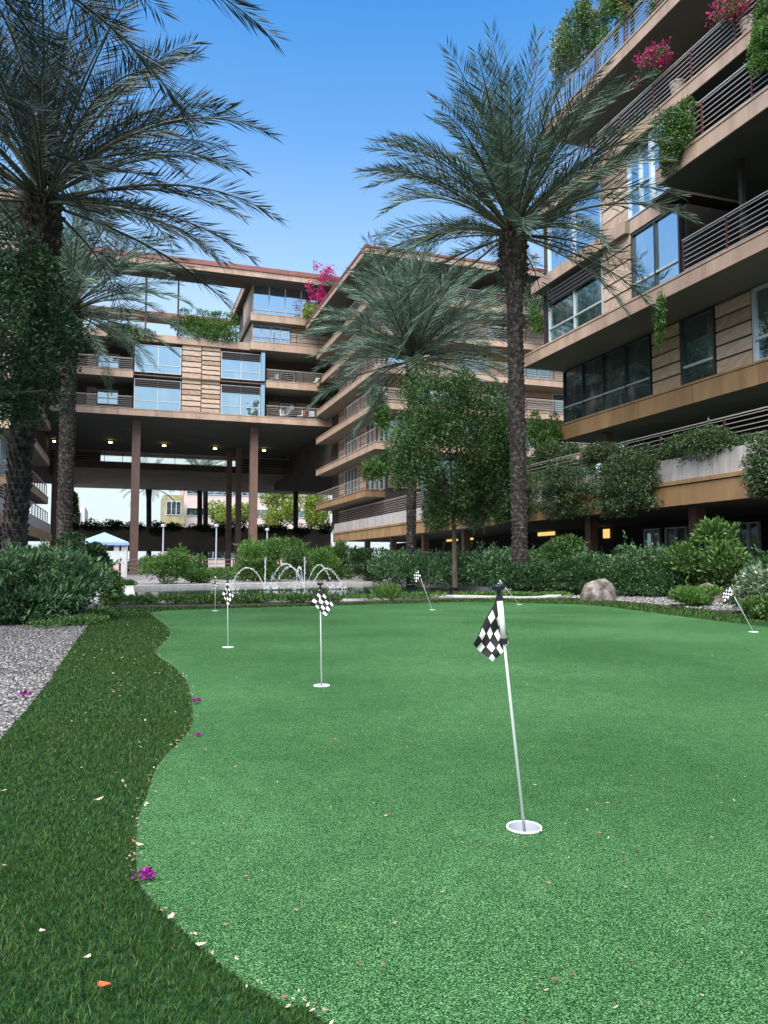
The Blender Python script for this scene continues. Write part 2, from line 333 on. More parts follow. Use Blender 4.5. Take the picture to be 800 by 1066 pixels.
def sheet(name, outer, holes, z, mat, kind='structure', skirt=0.0):
    vs = []; es = []
    for lp in [outer]+holes:
        k = len(vs); vs += [Vector((p[0], p[1])) for p in lp]; es += [(k+i, k+(i+1) % len(lp)) for i in range(len(lp))]
    V, E, F, *_ = delaunay_2d_cdt(vs, es, [], 0, 1e-5)
    Va = np.array([(v.x, v.y) for v in V]); T = np.array([f for f in F])
    c = Va[T].mean(axis=1); keep = inside(c, outer)
    for h in holes: keep &= ~inside(c, h)
    T = T[keep]
    a, b_, c_ = Va[T[:, 0]], Va[T[:, 1]], Va[T[:, 2]]
    cr = (b_[:, 0]-a[:, 0])*(c_[:, 1]-a[:, 1])-(b_[:, 1]-a[:, 1])*(c_[:, 0]-a[:, 0])
    T[cr < 0] = T[cr < 0][:, ::-1]
    VV = np.c_[Va, np.full(len(Va), z)]; FF = [T]
    if skirt:
        oa = np.array(outer); k = len(VV); n_ = len(oa); i_ = np.arange(n_); j_ = (i_+1) % n_
        VV = np.concatenate([VV, np.c_[oa, np.full(n_, z)], np.c_[oa, np.full(n_, z-skirt)]]); FF.append(np.stack([k+i_, k+j_, k+n_+j_, k+n_+i_], 1))
    me = np_mesh(name, VV, FF, mat)
    o = link(name, me); return tag(o, kind=kind)
def smooth_line(pts, k=4):
    """Catmull-Rom through open points"""
    P = np.array(pts, float); out = []
    for i in range(len(P)-1):
        p0, p1, p2, p3 = P[max(i-1, 0)], P[i], P[i+1], P[min(i+2, len(P)-1)]
        for j in range(k):
            t = j/k; out.append(0.5*((2*p1)+(-p0+p2)*t+(2*p0-5*p1+4*p2-p3)*t*t+(-p0+3*p1-3*p2+p3)*t**3))
    out.append(P[-1]); return [tuple(p) for p in out]
# ------------------------------------------------------------------ ground plan
g2 = lambda px, py: tuple(at_z(px, py, 0.0)[:2])
edge_px = [(340,1070),(300,1054),(281,1042),(255,1027),(225,1005),(199,982),(176,960),(157.5,941),(146,926),(142,904),(142,881),(144,855),(154,829),(161,806),
           (171,791),(192,770),(200.4,755),(200.4,737),(198,722),(192,707),(180,695),(164.5,684.5),(163,678),(171,670),(177.5,661),(174,653),(165,646),(159,641),(157,638)]
edge = [g2(*p) for p in edge_px]
left_edge = smooth_line([(2.2, -1.6), (1.05, 0.2), (0.52, 0.85)] + edge[0:])
top_px = [(175,636.2),(230,634.3),(350,631),(452,628),(515,627.2),(560,628.8),(620,631),(686,639.5),(770,650),(800,653.5)]
top = [g2(*p) for p in top_px]
dx, dy = top[-1][0]-top[-2][0], top[-1][1]-top[-2][1]
right_out = [(top[-1][0]+dx*3, top[-1][1]+dy*3), (top[-1][0]+dx*9, top[-1][1]+dy*8), (12.5, -1.6)]
green = left_edge + smooth_line(top+right_out[:2]) + [right_out[2]]
grav_px = [(111,633.5),(93,650),(81,665),(51,710),(30,737),(0,771)]
grav = [g2(*p) for p in grav_px]
gd = (grav[-1][0]-grav[1][0], grav[-1][1]-grav[1][1]); gl = math.hypot(*gd)
grav_out = (grav[-1][0]+gd[0]/gl*7, grav[-1][1]+gd[1]/gl*7)
gs = g2(540, 622); strip = [gs, g2(620, 624.5), g2(700, 632), g2(800, 643)]
sdx, sdy = strip[-1][0]-strip[-2][0], strip[-1][1]-strip[-2][1]
strip_far = (right_out[1][0]+0.9, right_out[1][1]+0.6)
fringe = [grav_out] + grav[::-1] + [g2(157, 632.5), g2(230, 631.5), g2(350, 628.5), g2(452, 625), g2(515, 623)] + strip + [(strip[-1][0]+sdx*2, strip[-1][1]+sdy*2), strip_far, (13.2, -2.2), (grav_out[0]-0.5, -2.2)]
pond = smooth_line([(0.3, 18.6), (0.3, 24), (0.35, 30.8)], 2) + smooth_line([(4, 33), (9.3, 34.6), (13.1, 34.4), (12.9, 28), (12.1, 23.4), (10.9, 18.6), (9.6, 17.4), (8.2, 18.9), (5, 17.8), (2.5, 18.1)], 4)
cups_px = [(546, 862), (335, 714), (237.5, 674), (224, 636), (450.5, 635), (541, 629.5), (785, 658)]
cups = [at_z(px, py, 0.012) for px, py in cups_px]
CR = 0.054
circ = lambda c, r, n=20: [(c[0]+r*math.cos(2*math.pi*i/n), c[1]+r*math.sin(2*math.pi*i/n)) for i in range(n)]
green_in = [(p[0], p[1]) for p in green]
sheet('putting_green', green, [circ(c, CR) for c in cups], 0.012, M['turf'], skirt=0.03)
sheet('lawn_fringe', fringe, [green_in], 0.006, M['fringe'])
big = [(-700, -200), (700, -200), (700, 1500), (-700, 1500)]
sheet('ground', big, [green_in, pond], 0.0, M['soil'])
tag(MB().poly([(p[0], p[1], -0.07) for p in pond]).build('pond_water', M['water']), kind='structure')
pv = [(-12, 36), (30, 36), (30, 130), (-12, 130)]
tag(MB().poly([(*p, 0.004) for p in pv]).build('rear_paving', M['paving']), kind='structure')
tag(MB().poly([(*p, 0.004) for p in [(-7, 22), (-0.45, 19), (-0.25, 31.5), (3.5, 34), (9, 35.95), (-7, 35.95)]]).build('pond_path', M['paving']), kind='structure')
gravel_left = [grav_out] + grav[::-1] + [g2(118, 629), (-1.2, 19.5), (-9, 20), (-9, grav_out[1])]
tag(MB().poly([(*p, 0.004) for p in gravel_left]).build('gravel_bed', M['gravel']), kind='structure')
gravel_right = [g2(570, 622), g2(620, 623.8), g2(700, 631.2), g2(800, 642), g2(870, 650), g2(870, 625), g2(780, 616), g2(600, 612)]
tag(MB().poly([(*p, 0.004) for p in gravel_right]).build('gravel_border', M['gravel']), kind='structure')
# pond coping: a raised ring of pale stone
cop = MB(); n = len(pond); pc = np.mean(pond, axis=0)
PP = np.array(pond)
for i in range(n):
    j = (i+1) % n; p, q = PP[i], PP[j]; d = (q-p)/np.linalg.norm(q-p); nn = np.array([d[1], -d[0]])
    if np.dot(nn, (p+q)/2-pc) < 0: nn = -nn
    def vn(k):
        a = PP[k]-PP[k-1]; b = PP[(k+1) % n]-PP[k]; a = a/np.linalg.norm(a); b = b/np.linalg.norm(b)
        t = a+b; t /= np.linalg.norm(t); m = np.array([t[1], -t[0]])
        return -m if np.dot(m, nn) < 0 else m
    w = 0.42
    cop.prism([p, q, q+vn(j)*w, p+vn(i)*w], -0.12, 0.05)
tag(cop.build('pond_coping', M['coping']), kind='structure')
tag(MB().box(-0.98, -0.13, 18.2, 31.2, 0.0, 0.06).build('pond_ledge', M['coping']), kind='structure')
# turf blades of the fringe
def blades():
    P = []; H = []; W = []
    for (y0, y1, x0, x1, den, h, w) in ((-0.5, 2.6, -2.2, 2.2, 42000, 0.014, 0.0016), (2.6, 4.5, -3, 1.2, 20000, 0.015, 0.0022), (4.5, 8, -3.5, 1.5, 8500, 0.016, 0.0032), (8, 14, -3, 1, 3600, 0.017, 0.005), (9, 21, 5, 14, 500, 0.035, 0.014), (13, 21, -1.2, 6, 500, 0.035, 0.014)):
        k = int((y1-y0)*(x1-x0)*den); q = rng.random((k, 2))*[x1-x0, y1-y0]+[x0, y0]
        m = inside(q, fringe) & ~inside(q, green)
        q = q[m]
        if y0 < 2:  # keep the dense band to what the view can reach with a margin
            lx = q@RT[:2]; dd = q@np.array([math.sin(TH), math.cos(TH)]); q = q[(dd > 1.0) & (abs(lx) < dd*0.62+0.25)]
        P.append(q); H.append(np.full(len(q), h)*rng.uniform(0.7, 1.3, len(q))); W.append(np.full(len(q), w))
    P = np.concatenate(P); H = np.concatenate(H); W = np.concatenate(W); k = len(P)
    a = rng.uniform(0, 2*np.pi, k); lean = rng.uniform(0.2, 1.1, k); la = rng.normal(-0.6, 2.0, k)
    side = np.c_[np.cos(a), np.sin(a), np.zeros(k)]*W[:, None]/2
    ld = np.c_[np.cos(la), np.sin(la), np.zeros(k)]
    base = np.c_[P, np.full(k, 0.004)]
    mid = base+ld*(H*lean*0.35)[:, None]+np.c_[np.zeros((k, 2)), H*0.6]
    tip = base+ld*(H*lean)[:, None]+np.c_[np.zeros((k, 2)), H]
    V = np.stack([base-side, base+side, mid+side*0.8, mid-side*0.8, tip], 1).reshape(-1, 3)
    b = np.arange(k)[:, None]*5
    me = np_mesh('turf_grass', V, [b+np.array([[0, 1, 2, 3]]), b+np.array([[3, 2, 4]])], M['blade'])
    tag(link('turf_grass', me), kind='stuff')
blades()
# ------------------------------------------------------------------ pebbles
phi = (1+5**.5)/2
ICO = np.array([(-1,phi,0),(1,phi,0),(-1,-phi,0),(1,-phi,0),(0,-1,phi),(0,1,phi),(0,-1,-phi),(0,1,-phi),(phi,0,-1),(phi,0,1),(-phi,0,-1),(-phi,0,1)])/1.902
ICOF = np.array([(0,11,5),(0,5,1),(0,1,7),(0,7,10),(0,10,11),(1,5,9),(5,11,4),(11,10,2),(10,7,6),(7,1,8),(3,9,4),(3,4,2),(3,2,6),(3,6,8),(3,8,9),(4,9,5),(2,4,11),(6,2,10),(8,6,7),(9,8,1)])
def ico_cloud(name, P, S, mat, squash=0.6):
    k = len(P); V = ICO[None]*(1+rng.normal(0, 0.14, (k, 12, 1)))
    a = rng.uniform(0, 2*np.pi, k); c, s = np.cos(a)[:, None], np.sin(a)[:, None]
    sx = rng.uniform(0.7, 1.3, (k, 1))
    x, y, z = V[..., 0]*sx, V[..., 1], V[..., 2]*squash*rng.uniform(0.7, 1.2, (k, 1))
    V = np.stack([x*c-y*s, x*s+y*c, z], -1)*S[:, None, None]+P[:, None]
    F = (np.arange(k)[:, None, None]*12+ICOF[None]).reshape(-1, 3)
    return np_mesh(name, V.reshape(-1, 3), [F], mat)
def pebble_points(poly, den, box):
    x0, x1, y0, y1 = box; k = int((x1-x0)*(y1-y0)*den); q = rng.random((k, 2))*[x1-x0, y1-y0]+[x0, y0]; return q[inside(q, poly)]
q1 = np.concatenate([pebble_points(gravel_left, 4200, (-2.8, 0, 2.6, 6.5)), pebble_points(gravel_left, 1800, (-3.6, 0, 6.5, 12))])
k = len(q1); s1 = rng.uniform(0.005, 0.0125, k)
tag(link('gravel', ico_cloud('gravel', np.c_[q1, 0.004+s1*0.4], s1, M['pebble'])), kind='stuff')
q2 = pebble_points(gravel_right, 330, (7, 16, 8, 20)); k = len(q2); s2 = rng.uniform(0.015, 0.035, k)
tag(link('border_gravel', ico_cloud('border_gravel', np.c_[q2, 0.004+s2*0.4], s2, M['pebble'])), kind='stuff')
# ------------------------------------------------------------------ leaves
def norm(a): return a/np.maximum(np.linalg.norm(a, axis=-1, keepdims=True), 1e-9)
def leaf_quads(P, D, L, W, fold=0.25):
    """diamond leaves from P along D; returns V, F"""
    k = len(P); S = norm(np.cross(D, rng.normal(size=(k, 3)))); U = np.cross(S, D)
    L = np.broadcast_to(L, (k,))[:, None]; W = np.broadcast_to(W, (k,))[:, None]
    mid = P+D*L*0.5
    V = np.stack([P, mid+S*W/2+U*W*fold, P+D*L, mid-S*W/2+U*W*fold], 1).reshape(-1, 3)
    return V, np.arange(k*4).reshape(k, 4)
def leaf_mesh(name, P, O, L, W, mat, up=0.35, rnd=0.8, hang=0.0):
    k = len(P); D = norm(O*0.7+rng.normal(size=(k, 3))*rnd*0.6+np.array([0, 0, up-hang]))
    V, F = leaf_quads(P, D, L*rng.uniform(0.6, 1.25, k), W*rng.uniform(0.7, 1.2, k))
    return np_mesh(name, V, [F], mat)
def sphere_dirs(k): return norm(rng.normal(size=(k, 3)))
def blob(n, rad, lobes=9, spread=0.6, sub=0.5, box=0.0, fill=0.35, zmin=-1.0, core=0.72):
    """points and outward directions over an uneven lumpy body with half axes rad"""
    rad = np.array(rad, float)
    C = sphere_dirs(lobes)*rng.uniform(0.35, 1, (lobes, 1))**0.5*spread
    if box: C = np.sign(C)*np.abs(C)**(1-box*0.5)
    C[0] = 0; R = rng.uniform(0.75, 1.2, lobes)*sub; R[0] = core
    w = R**2; w /= w.sum(); which = rng.choice(lobes, n, p=w)
    D = sphere_dirs(n)
    if box: D = np.sign(D)*np.abs(D)**(1-box); D = D/np.maximum(np.abs(D).max(1, keepdims=True)**box*np.linalg.norm(D, axis=1, keepdims=True)**(1-box), 1e-6)
    r = 1-fill*rng.random(n)**1.7
    P = C[which]+D*(R[which]*r)[:, None]
    P = P*rad; O = norm(D/rad*rad.min())
    m = P[:, 2] > zmin*rad[2]
    return P[m], O[m]
def stems(base, top, k, spread, r, mat, parent, name='stem'):
    b = MB()
    for i in range(k):
        a = 2*math.pi*i/k+random.random(); e = (base[0]+math.cos(a)*spread[0]*0.7, base[1]+math.sin(a)*spread[1]*0.7, base[2]+(top-base[2])*random.uniform(0.6, 0.95))
        m_ = [(base[j]*0.55+e[j]*0.45+random.uniform(-.05, .05)) for j in range(3)]
        b.tube([(base[0]+math.cos(a)*0.05, base[1]+math.sin(a)*0.05, base[2]), m_, e], [r, r*0.7, r*0.25], 5)
    return b.build(name, mat, parent, world=False)
def shrub(name, label, cat, c, rad, n, leaf, mat, group=None, box=0.0, flowers=None, stem=True, lobes=14, hang=0.0, z0=None, up=0.35, fill=0.4, spread=0.75, sub=0.42, core=0.6, sprig=0.12):
    """c centre of the foliage body"""
    zb = (0.0 if z0 is None else z0)
    root = empty(name, (c[0], c[1], zb), label, cat, group)
    P, O = blob(n, rad, lobes, box=box, fill=fill, spread=spread, sub=sub, core=core); P = P+np.array([0, 0, c[2]-zb])
    ns = int(n*sprig/14)
    if ns > 2:
        ix = rng.choice(len(P), ns); rm = (rad[0]*rad[1]*rad[2])**(1/3); ln = rm*rng.uniform(0.12, 0.42, (ns, 1, 1)); t = np.linspace(0, 1, 14)[None, :, None]
        dd = norm(O[ix]+rng.normal(0, 0.45, (ns, 3))+np.array([0, 0, 0.35-hang*1.4]))[:, None]
        Pn = (P[ix][:, None]+dd*ln*t+np.array([0, 0, -0.25])*ln*t*t+rng.normal(0, leaf[1]*0.4, (ns, 14, 3))).reshape(-1, 3)
        P = np.concatenate([P, Pn]); O = np.concatenate([O, np.repeat(dd[:, 0], 14, 0)])
    keep = P[:, 2] > 0.01 if z0 is None else np.ones(len(P), bool); P, O = P[keep], O[keep]
    link('foliage', leaf_mesh('foliage', P, O, leaf[0], leaf[1], mat, hang=hang, up=up), root, world=False)
    if flowers:
        fm, fn, fs = flowers
        kc = max(3, fn//16); idx = rng.choice(len(P), kc); Q = []; QO = []
        for i in idx:
            k = 16; Q.append(P[i]+O[i]*0.04+rng.normal(size=(k, 3))*fs*1.4); QO.append(norm(O[i]+rng.normal(size=(k, 3))*0.7))
        link('blossom', leaf_mesh('blossom', np.concatenate(Q), np.concatenate(QO), fs, fs*0.8, fm), root, world=False)
    if stem: stems((0, 0, 0 if z0 is None else min(0, c[2]-zb)), c[2]-zb+rad[2]*0.5, 6, rad, 0.025, M['wood'], root)
    return root
def span(px0, px1, py0, py1, d, depth=None):
    """centre and half axes of a body that stands at camera depth d and fills that stretch of view"""
    a, b = at_d(px0, py0, d), at_d(px1, py1, d); c = (a+b)/2
    rx = abs(px1-px0)*d/800/2; rz = abs(a[2]-b[2])/2
    return c, (rx, depth or rx, rz)
# ------------------------------------------------------------------ architecture helpers
def window(parent, F, u0, u1, z0, z1, nm, glass, transom=0.35, w=0.0, vent=False, fr=0.06, fm='frame'):
    f = MB(); t = fr
    f.fbox(F, u0, u1, w-0.1, w+0.04, z0, z0+t); f.fbox(F, u0, u1, w-0.1, w+0.04, z1-t, z1)
    n = nm+1
    for i in range(n+1):
        u = u0+(u1-u0-t)*i/n; f.fbox(F, u, u+t, w-0.1, w+0.045, z0+t, z1-t)
    zt = z0+(z1-z0)*transom if transom else None
    if zt:
        for i in range(n):
            a = u0+(u1-u0-t)*i/n+t; b = u0+(u1-u0-t)*(i+1)/n; f.fbox(F, a, b, w-0.09, w+0.038, zt, zt+t, 2)
    if vent:
        zz = z1-t-0.1
        for j in range(4):
            f.fbox(F, u0+t, u1-t, w+0.05, w+0.14, zz, zz+0.1, 1); zz -= 0.17
    o = f.build('window', [M[fm], M['dark_trim'], M['frame']], parent)
    p = MB().fbox(F, u0+t*0.5, u1-t*0.5, w-0.06, w-0.04, z0+t*0.5, z1-t*0.5)
    p.build('pane', glass, o)
    return o
def stone_panel(parent, F, u0, u1, z0, z1, mat='stone', step=0.52, w=0.0, gap=0.07, cols=1):
    b = MB(); b.fbox(F, u0, u1, w-0.12, w-0.05, z0, z1, 1)
    n = max(1, round((z1-z0)/step)); h = (z1-z0)/n
    for c in range(cols):
        a = u0+(u1-u0)*c/cols; e = u0+(u1-u0)*(c+1)/cols-(0.02 if c < cols-1 else 0)
        for i in range(n): b.fbox(F, a, e, w-0.047, w+random.uniform(0.0, 0.02), z0+h*i+gap, z0+h*(i+1))
    return b.build('stone_cladding', [M[mat], M['dark_trim']], parent)
def slab(parent, F, u0, u1, w0, w1, z0, z1, mat='bronze', name='balcony_slab', panel=3.2, lip=True, soffit='soffit'):
    """slab from w0 (inside) to w1 (edge) with a panelled fascia and a thin projecting lip"""
    b = MB(); b.fbox(F, u0, u1, w0, w1-0.03, z0+0.02, z1-0.01, 1)
    n = max(1, round(abs(u1-u0)/panel)); s = (u1-u0)/n
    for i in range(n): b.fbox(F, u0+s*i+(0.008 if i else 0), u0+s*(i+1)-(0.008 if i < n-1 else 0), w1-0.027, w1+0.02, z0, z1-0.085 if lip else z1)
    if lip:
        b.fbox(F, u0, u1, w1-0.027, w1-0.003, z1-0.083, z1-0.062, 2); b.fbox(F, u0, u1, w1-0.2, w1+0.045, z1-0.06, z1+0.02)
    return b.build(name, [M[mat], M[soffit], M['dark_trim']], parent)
def railing(parent, F, u0, u1, z, w, h=1.08, n=7, post=1.9, r=0.011, mat='rail', ends=None):
    b = MB(); k = max(1, round(abs(u1-u0)/post))
    for i in range(k+1):
        u = u0+(u1-u0)*i/k; b.fbox(F, u-0.028, u+0.028, w-0.028, w+0.028, z, z+h, 1)
    for i in range(k):
        a = u0+(u1-u0)*i/k+0.03; e = u0+(u1-u0)*(i+1)/k-0.03
        for j in range(n): zz = z+0.1+(h-0.16)*j/(n-1); b.fbox(F, a, e, w-r, w+r, zz-r, zz+r)
    b.fbox(F, u0-0.03, u1+0.03, w-0.03, w+0.03, z+h+0.003, z+h+0.038)
    return b.build('railing', [M[mat], M['post']], parent)
def wallbox(parent, name, F, u0, u1, w0, w1, z0, z1, mat): return MB().fbox(F, u0, u1, w0, w1, z0, z1).build(name, M[mat], parent)
# ------------------------------------------------------------------ terrace podium
yx = lambda px, X: float(at_x(px, 588, X)[1])
F20 = ('-x', 20.0)
pod = empty('terrace_podium', (17.5, 30, 0), 'raised terrace with honey brown fascia and pale concrete planter wall along the right buildings', 'terrace')
b = MB(); y = 4.0
while y < 66:
    e = min(y+3.4, 66); b.box(17.5, 17.62, y+0.008, e-0.008, 2.83, 3.5); b.box(17.44, 17.62, y+0.004, e-0.004, 3.53, 3.66); y = e
b.build('fascia', M['amber'], pod)
b = MB(); y = 4.0
while y < 66:
    e = min(y+2.6, 66); b.box(17.6, 17.78, y+0.01, e-0.01, 3.67, 4.45); y = e
b.build('planter_wall', M['concrete'], pod)
MB().box(17.64, 34, 4, 66, 2.9, 3.66).box(17.9, 34, 4, 66, 3.665, 4.3).build('floor_slab', M['ceiling'], pod)
MB().box(24.5, 25, 4, 70, 0.0, 2.89).build('back_wall', M['dark'], pod)
railing(pod, F20, 4, 66, 4.42, 1.95, h=1.1, n=7, post=3.1)
for y in (9, 15.5, 22, 28.5, 35, 41.5, 48, 54.5, 61): MB().box(19, 19.4, y, y+0.4, 0, 2.89).build('column', M['column'], pod)
for (p0, p1, q0, q1) in ((465, 476, 553, 562), (484, 492, 552, 560), (560, 577, 549, 557), (628, 634, 551, 560)):
    a0 = at_x(p0, q0, 24.4); a1 = at_x(p1, q1, 24.4)
    MB().box(24.4, 24.48, a0[1], a1[1], max(0.3, min(2.7, a1[2])), min(2.85, a0[2])).build('lit_window', M['litwin'], pod)
for (p0, p1) in ((672, 688), (694, 716), (740, 760), (770, 792)):
    a0, a1 = yx(p0, 24.3), yx(p1, 24.3); window(pod, ('-x', 24.3), a1, a0, 0.2, 2.6, 1, M['glass'], 0.4)
# ------------------------------------------------------------------ the near building on the right
RB = empty('balcony_building', (20, 18, 0), 'bronze and travertine apartment building with deep cable railed balconies above the right terrace', 'building')
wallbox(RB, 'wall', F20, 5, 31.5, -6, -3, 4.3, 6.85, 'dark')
MB().box(20.4, 20.75, yx(636, 20.5), yx(636, 20.5)+0.4, 4.3, 6.8).build('column', M['column'], RB)
slab(RB, F20, 4, 32.3, -6, 0.25, 6.8, 7.56, 'amber')
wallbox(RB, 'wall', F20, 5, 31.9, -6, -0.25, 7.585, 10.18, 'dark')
Y20 = lambda p: yx(p, 20.0)
window(RB, F20, Y20(683), 32.0, 7.6, 10.17, 3, M['glass'], 0.3, fm='frame_dark')
stone_panel(RB, F20, Y20(714), Y20(684.5), 7.6, 10.15, 'stone_tan')
window(RB, F20, Y20(752), Y20(716.5), 7.6, 10.17, 0, M['glass'], 0.26, fr=0.09, fm='frame_dark')
stone_panel(RB, F20, Y20(791), Y20(753), 7.6, 10.15)
window(RB, F20, Y20(840), Y20(793), 7.6, 10.17, 1, M['glass_sky'], 0.3, fr=0.1)
stone_panel(RB, F20, 5.2, Y20(842), 7.6, 10.15)
slab(RB, F20, 4.5, 32.1, -6, 2.2, 10.2, 10.75)
# first upper storey
F18 = ('-x', 18.1); Y18 = lambda p: yx(p, 18.1)
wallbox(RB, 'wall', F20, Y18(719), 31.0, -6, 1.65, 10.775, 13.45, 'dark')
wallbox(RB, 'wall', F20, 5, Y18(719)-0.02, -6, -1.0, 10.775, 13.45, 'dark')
yfar = Y18(576)
window(RB, F18, Y18(634), yfar, 10.8, 13.3, 1, M['glass'], 0.27, w=0.0, vent=True)
MB().box(18.1, 19.6, yfar+0.02, yfar+0.06, 10.8, 13.4).build('corner_pane', M['glass_sky'], RB)
stone_panel(RB, F18, Y18(664), Y18(634.5), 10.8, 13.6, cols=1)
window(RB, F18, Y18(718), Y18(666), 10.8, 13.42, 1, M['glass_sky'], 0.24, fr=0.08, fm='frame_dark')
railing(RB, F20, 5, Y18(726), 10.77, 2.1, h=1.15)
MB().box(17.95, 18.1, Y18(790), Y18(790)+0.15, 10.78, 13.44).build('column', M['dark_trim'], RB)
# second upper storey slab and the long projecting balcony
slab(RB, F20, Y18(664), 31.2, -6, 2.15, 13.5, 14.0, lip=False)
slab(RB, F20, Y18(697)+0.02, Y18(664)-0.01, -6, 1.9, 13.5, 14.0, lip=False)
yj = yx(694, 16.56)
slab(RB, F20, 4.5, yj, -6, 3.44, 13.46, 14.02, panel=3.6, soffit='soffit_shade')
wallbox(RB, 'wall', F20, Y18(712), 30.9, -6, 1.65, 14.03, 16.68, 'core')
wallbox(RB, 'wall', F20, 5, Y18(712)-0.02, -6, -1.0, 14.03, 16.68, 'dark')
window(RB, F18, Y18(634), yfar, 14.05, 16.66, 1, M['glass_sky'], None, fr=0.07)
stone_panel(RB, F18, Y18(662), Y18(635), 14.02, 16.65)
window(RB, F18, Y18(690), Y18(663), 14.05, 16.66, 1, M['glass_sky'], 0.4)
window(RB, F18, Y18(711.5), Y18(692), 14.05, 16.66, 0, M['glass_sky'], 0.75, fr=0.12, w=0.2)
railing(RB, F20, 4.6, yj-0.1, 14.03, 3.36, h=1.15)
# third upper storey
slab(RB, F20, 4.5, 30.4, -6, 2.2, 16.7, 17.2, soffit='soffit_shade')
ya, yb = yx(690, 17.75), yx(657, 17.75)
MB().fbox(F20, ya, yb, 2.225, 2.3, 16.68, 17.1).build('fascia_panel', M['stone_tan'], RB)
railing(RB, F20, 4.6, 30.2, 17.22, 2.1, h=1.12)
wallbox(RB, 'wall', F20, 5, 29.6, -6, -1.4, 17.23, 19.98, 'core')
for (p0, p1) in ((600, 618), (640, 668), (690, 730)): window(RB, ('-x', 21.35), yx(p1, 21.35), yx(p0, 21.35), 17.25, 19.7, 1, M['glass_sky'], None)
slab(RB, F20, 4.5, 29.4, -6, 2.5, 20.0, 20.5, lip=True)
railing(RB, F20, 4.6, 29.2, 20.52, 2.4, h=1.1)
b = MB()
for p0, p1 in ((622, 634), (640, 650), (655, 668), (672, 690)): b.fbox(F20, yx(p1, 17.6), yx(p0, 17.6), 2.3, 2.33, 20.6, 21.45)
b.build('glass_screen', M['glass_sky'], RB)
wallbox(RB, 'wall', F20, 5, 27, -6, -3, 20.52, 23.4, 'core')
MB().box(21.5, 27, 4.5, 27.5, 23.42, 23.9).build('roof', M['roof_red'], RB)
# ------------------------------------------------------------------ the wing that closes the courtyard (bridge building)
BY = 71.0; FB = ('-y', BY)
def B(px, py, Y=BY): p = at_y(px, py, Y); return float(p[0]), float(p[2])
bx = lambda px, Y=BY: B(px, 500, Y)[0]
zf1 = B(165, 428)[1]; zbot = B(200, 437)[1]
zr2 = B(162, 395.5)[1]; zf2 = B(162, 388.5)[1]; zr1 = B(162, 360)[1]; zf3 = B(200, 355)[1]
BB = empty('bridge_building', (float(bx(200)), 80, 0), 'long stone and glass apartment building bridging the courtyard end on tall columns', 'building')
xl, xr = bx(34), bx(352)
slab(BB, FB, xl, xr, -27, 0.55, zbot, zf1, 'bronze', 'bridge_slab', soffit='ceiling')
xa, xb, xc, xd = bx(88), bx(136.5), bx(275), bx(356)
wallbox(BB, 'wall', FB, xb, xc, -18.5, -0.15, zf1+0.03, zf3, 'core')
wallbox(BB, 'wall', FB, xl, xb-0.02, -18.5, -3, zf1+0.03, zf3, 'core')
wallbox(BB, 'wall', FB, xc+0.02, xr+0.6, -18.5, -3, zf1+0.03, zf3+0.4, 'core')
for (z0, z1) in ((zf1+0.04, zr2), (zf2, zr1)):
    window(BB, FB, bx(137.5), bx(186.5), z0, z1, 1, M['glass_sky'], 0.28, vent=z0 < zf2-0.1, w=0.1)
    stone_panel(BB, FB, bx(187.5), bx(207.5), z0-0.3 if z0 > zf1+1 else z0, z1+0.3, w=0.1, gap=0.11)
    stone_panel(BB, FB, bx(208.3), bx(227.6), z0-0.3 if z0 > zf1+1 else z0, z1+0.3, 'stone', w=0.1, gap=0.11, step=0.47)
    window(BB, FB, bx(228.5), bx(270), z0, z1, 1, M['glass_sky'], 0.28, vent=True, w=0.1)
    MB().fbox(FB, bx(270.5), bx(274.5), -0.1, 0.16, z0, z1+0.35).build('corner_pane', M['glass_sky'], BB)
    window(BB, ('-y', BY+3), bx(99, BY+3), bx(121, BY+3), z0+0.9, z0+2.2, 0, M['glass_sky'], 0.4, w=0.05)
    stone_panel(BB, ('-y', BY+3), bx(88, BY+3), bx(98, BY+3), z0+0.1, z1-0.4, w=0.05)
    stone_panel(BB, ('-y', BY+3), bx(278, BY+3), bx(290, BY+3), z0+0.1, z1-0.6, w=0.05)
    window(BB, ('-y', BY+3), bx(291, BY+3), bx(306, BY+3), z0+0.1, z1-0.7, 0, M['glass_sky'], 0.3, w=0.05)
    stone_panel(BB, ('-y', BY+3), bx(308, BY+3), bx(330, BY+3), z0+0.1, z1-0.6, w=0.05)
    window(BB, ('-y', BY+3), bx(331, BY+3), bx(352, BY+3), z0+0.1, z1-0.7, 1, M['glass'], 0.3, w=0.05)
for a, e in ((xl, xb-0.02), (xc+0.02, xr+0.5)): slab(BB, FB, a, e, -3, 0.5, zf2-0.65, zf2, 'bronze')
for a, e, ztop in ((xl, xb-0.1, zf2), (xc+0.1, xr, zf2), (xl, xb-0.1, zf1), (xc+0.1, xr, zf1)): railing(BB, FB, a, e, ztop+0.03, 0.4, h=1.05, n=6)
MB().fbox(FB, xb, xc, -0.15, 0.32, zr2+0.32, zf2-0.32).build('spandrel', M['bronze'], BB)
MB().fbox(FB, xb, xc, -0.15, 0.3, zr1+0.32, zf3+0.25).build('parapet', M['bronze'], BB)
slab(BB, FB, xl, xb-0.02, -3, 0.5, zf3-0.4, zf3+0.2, 'bronze')
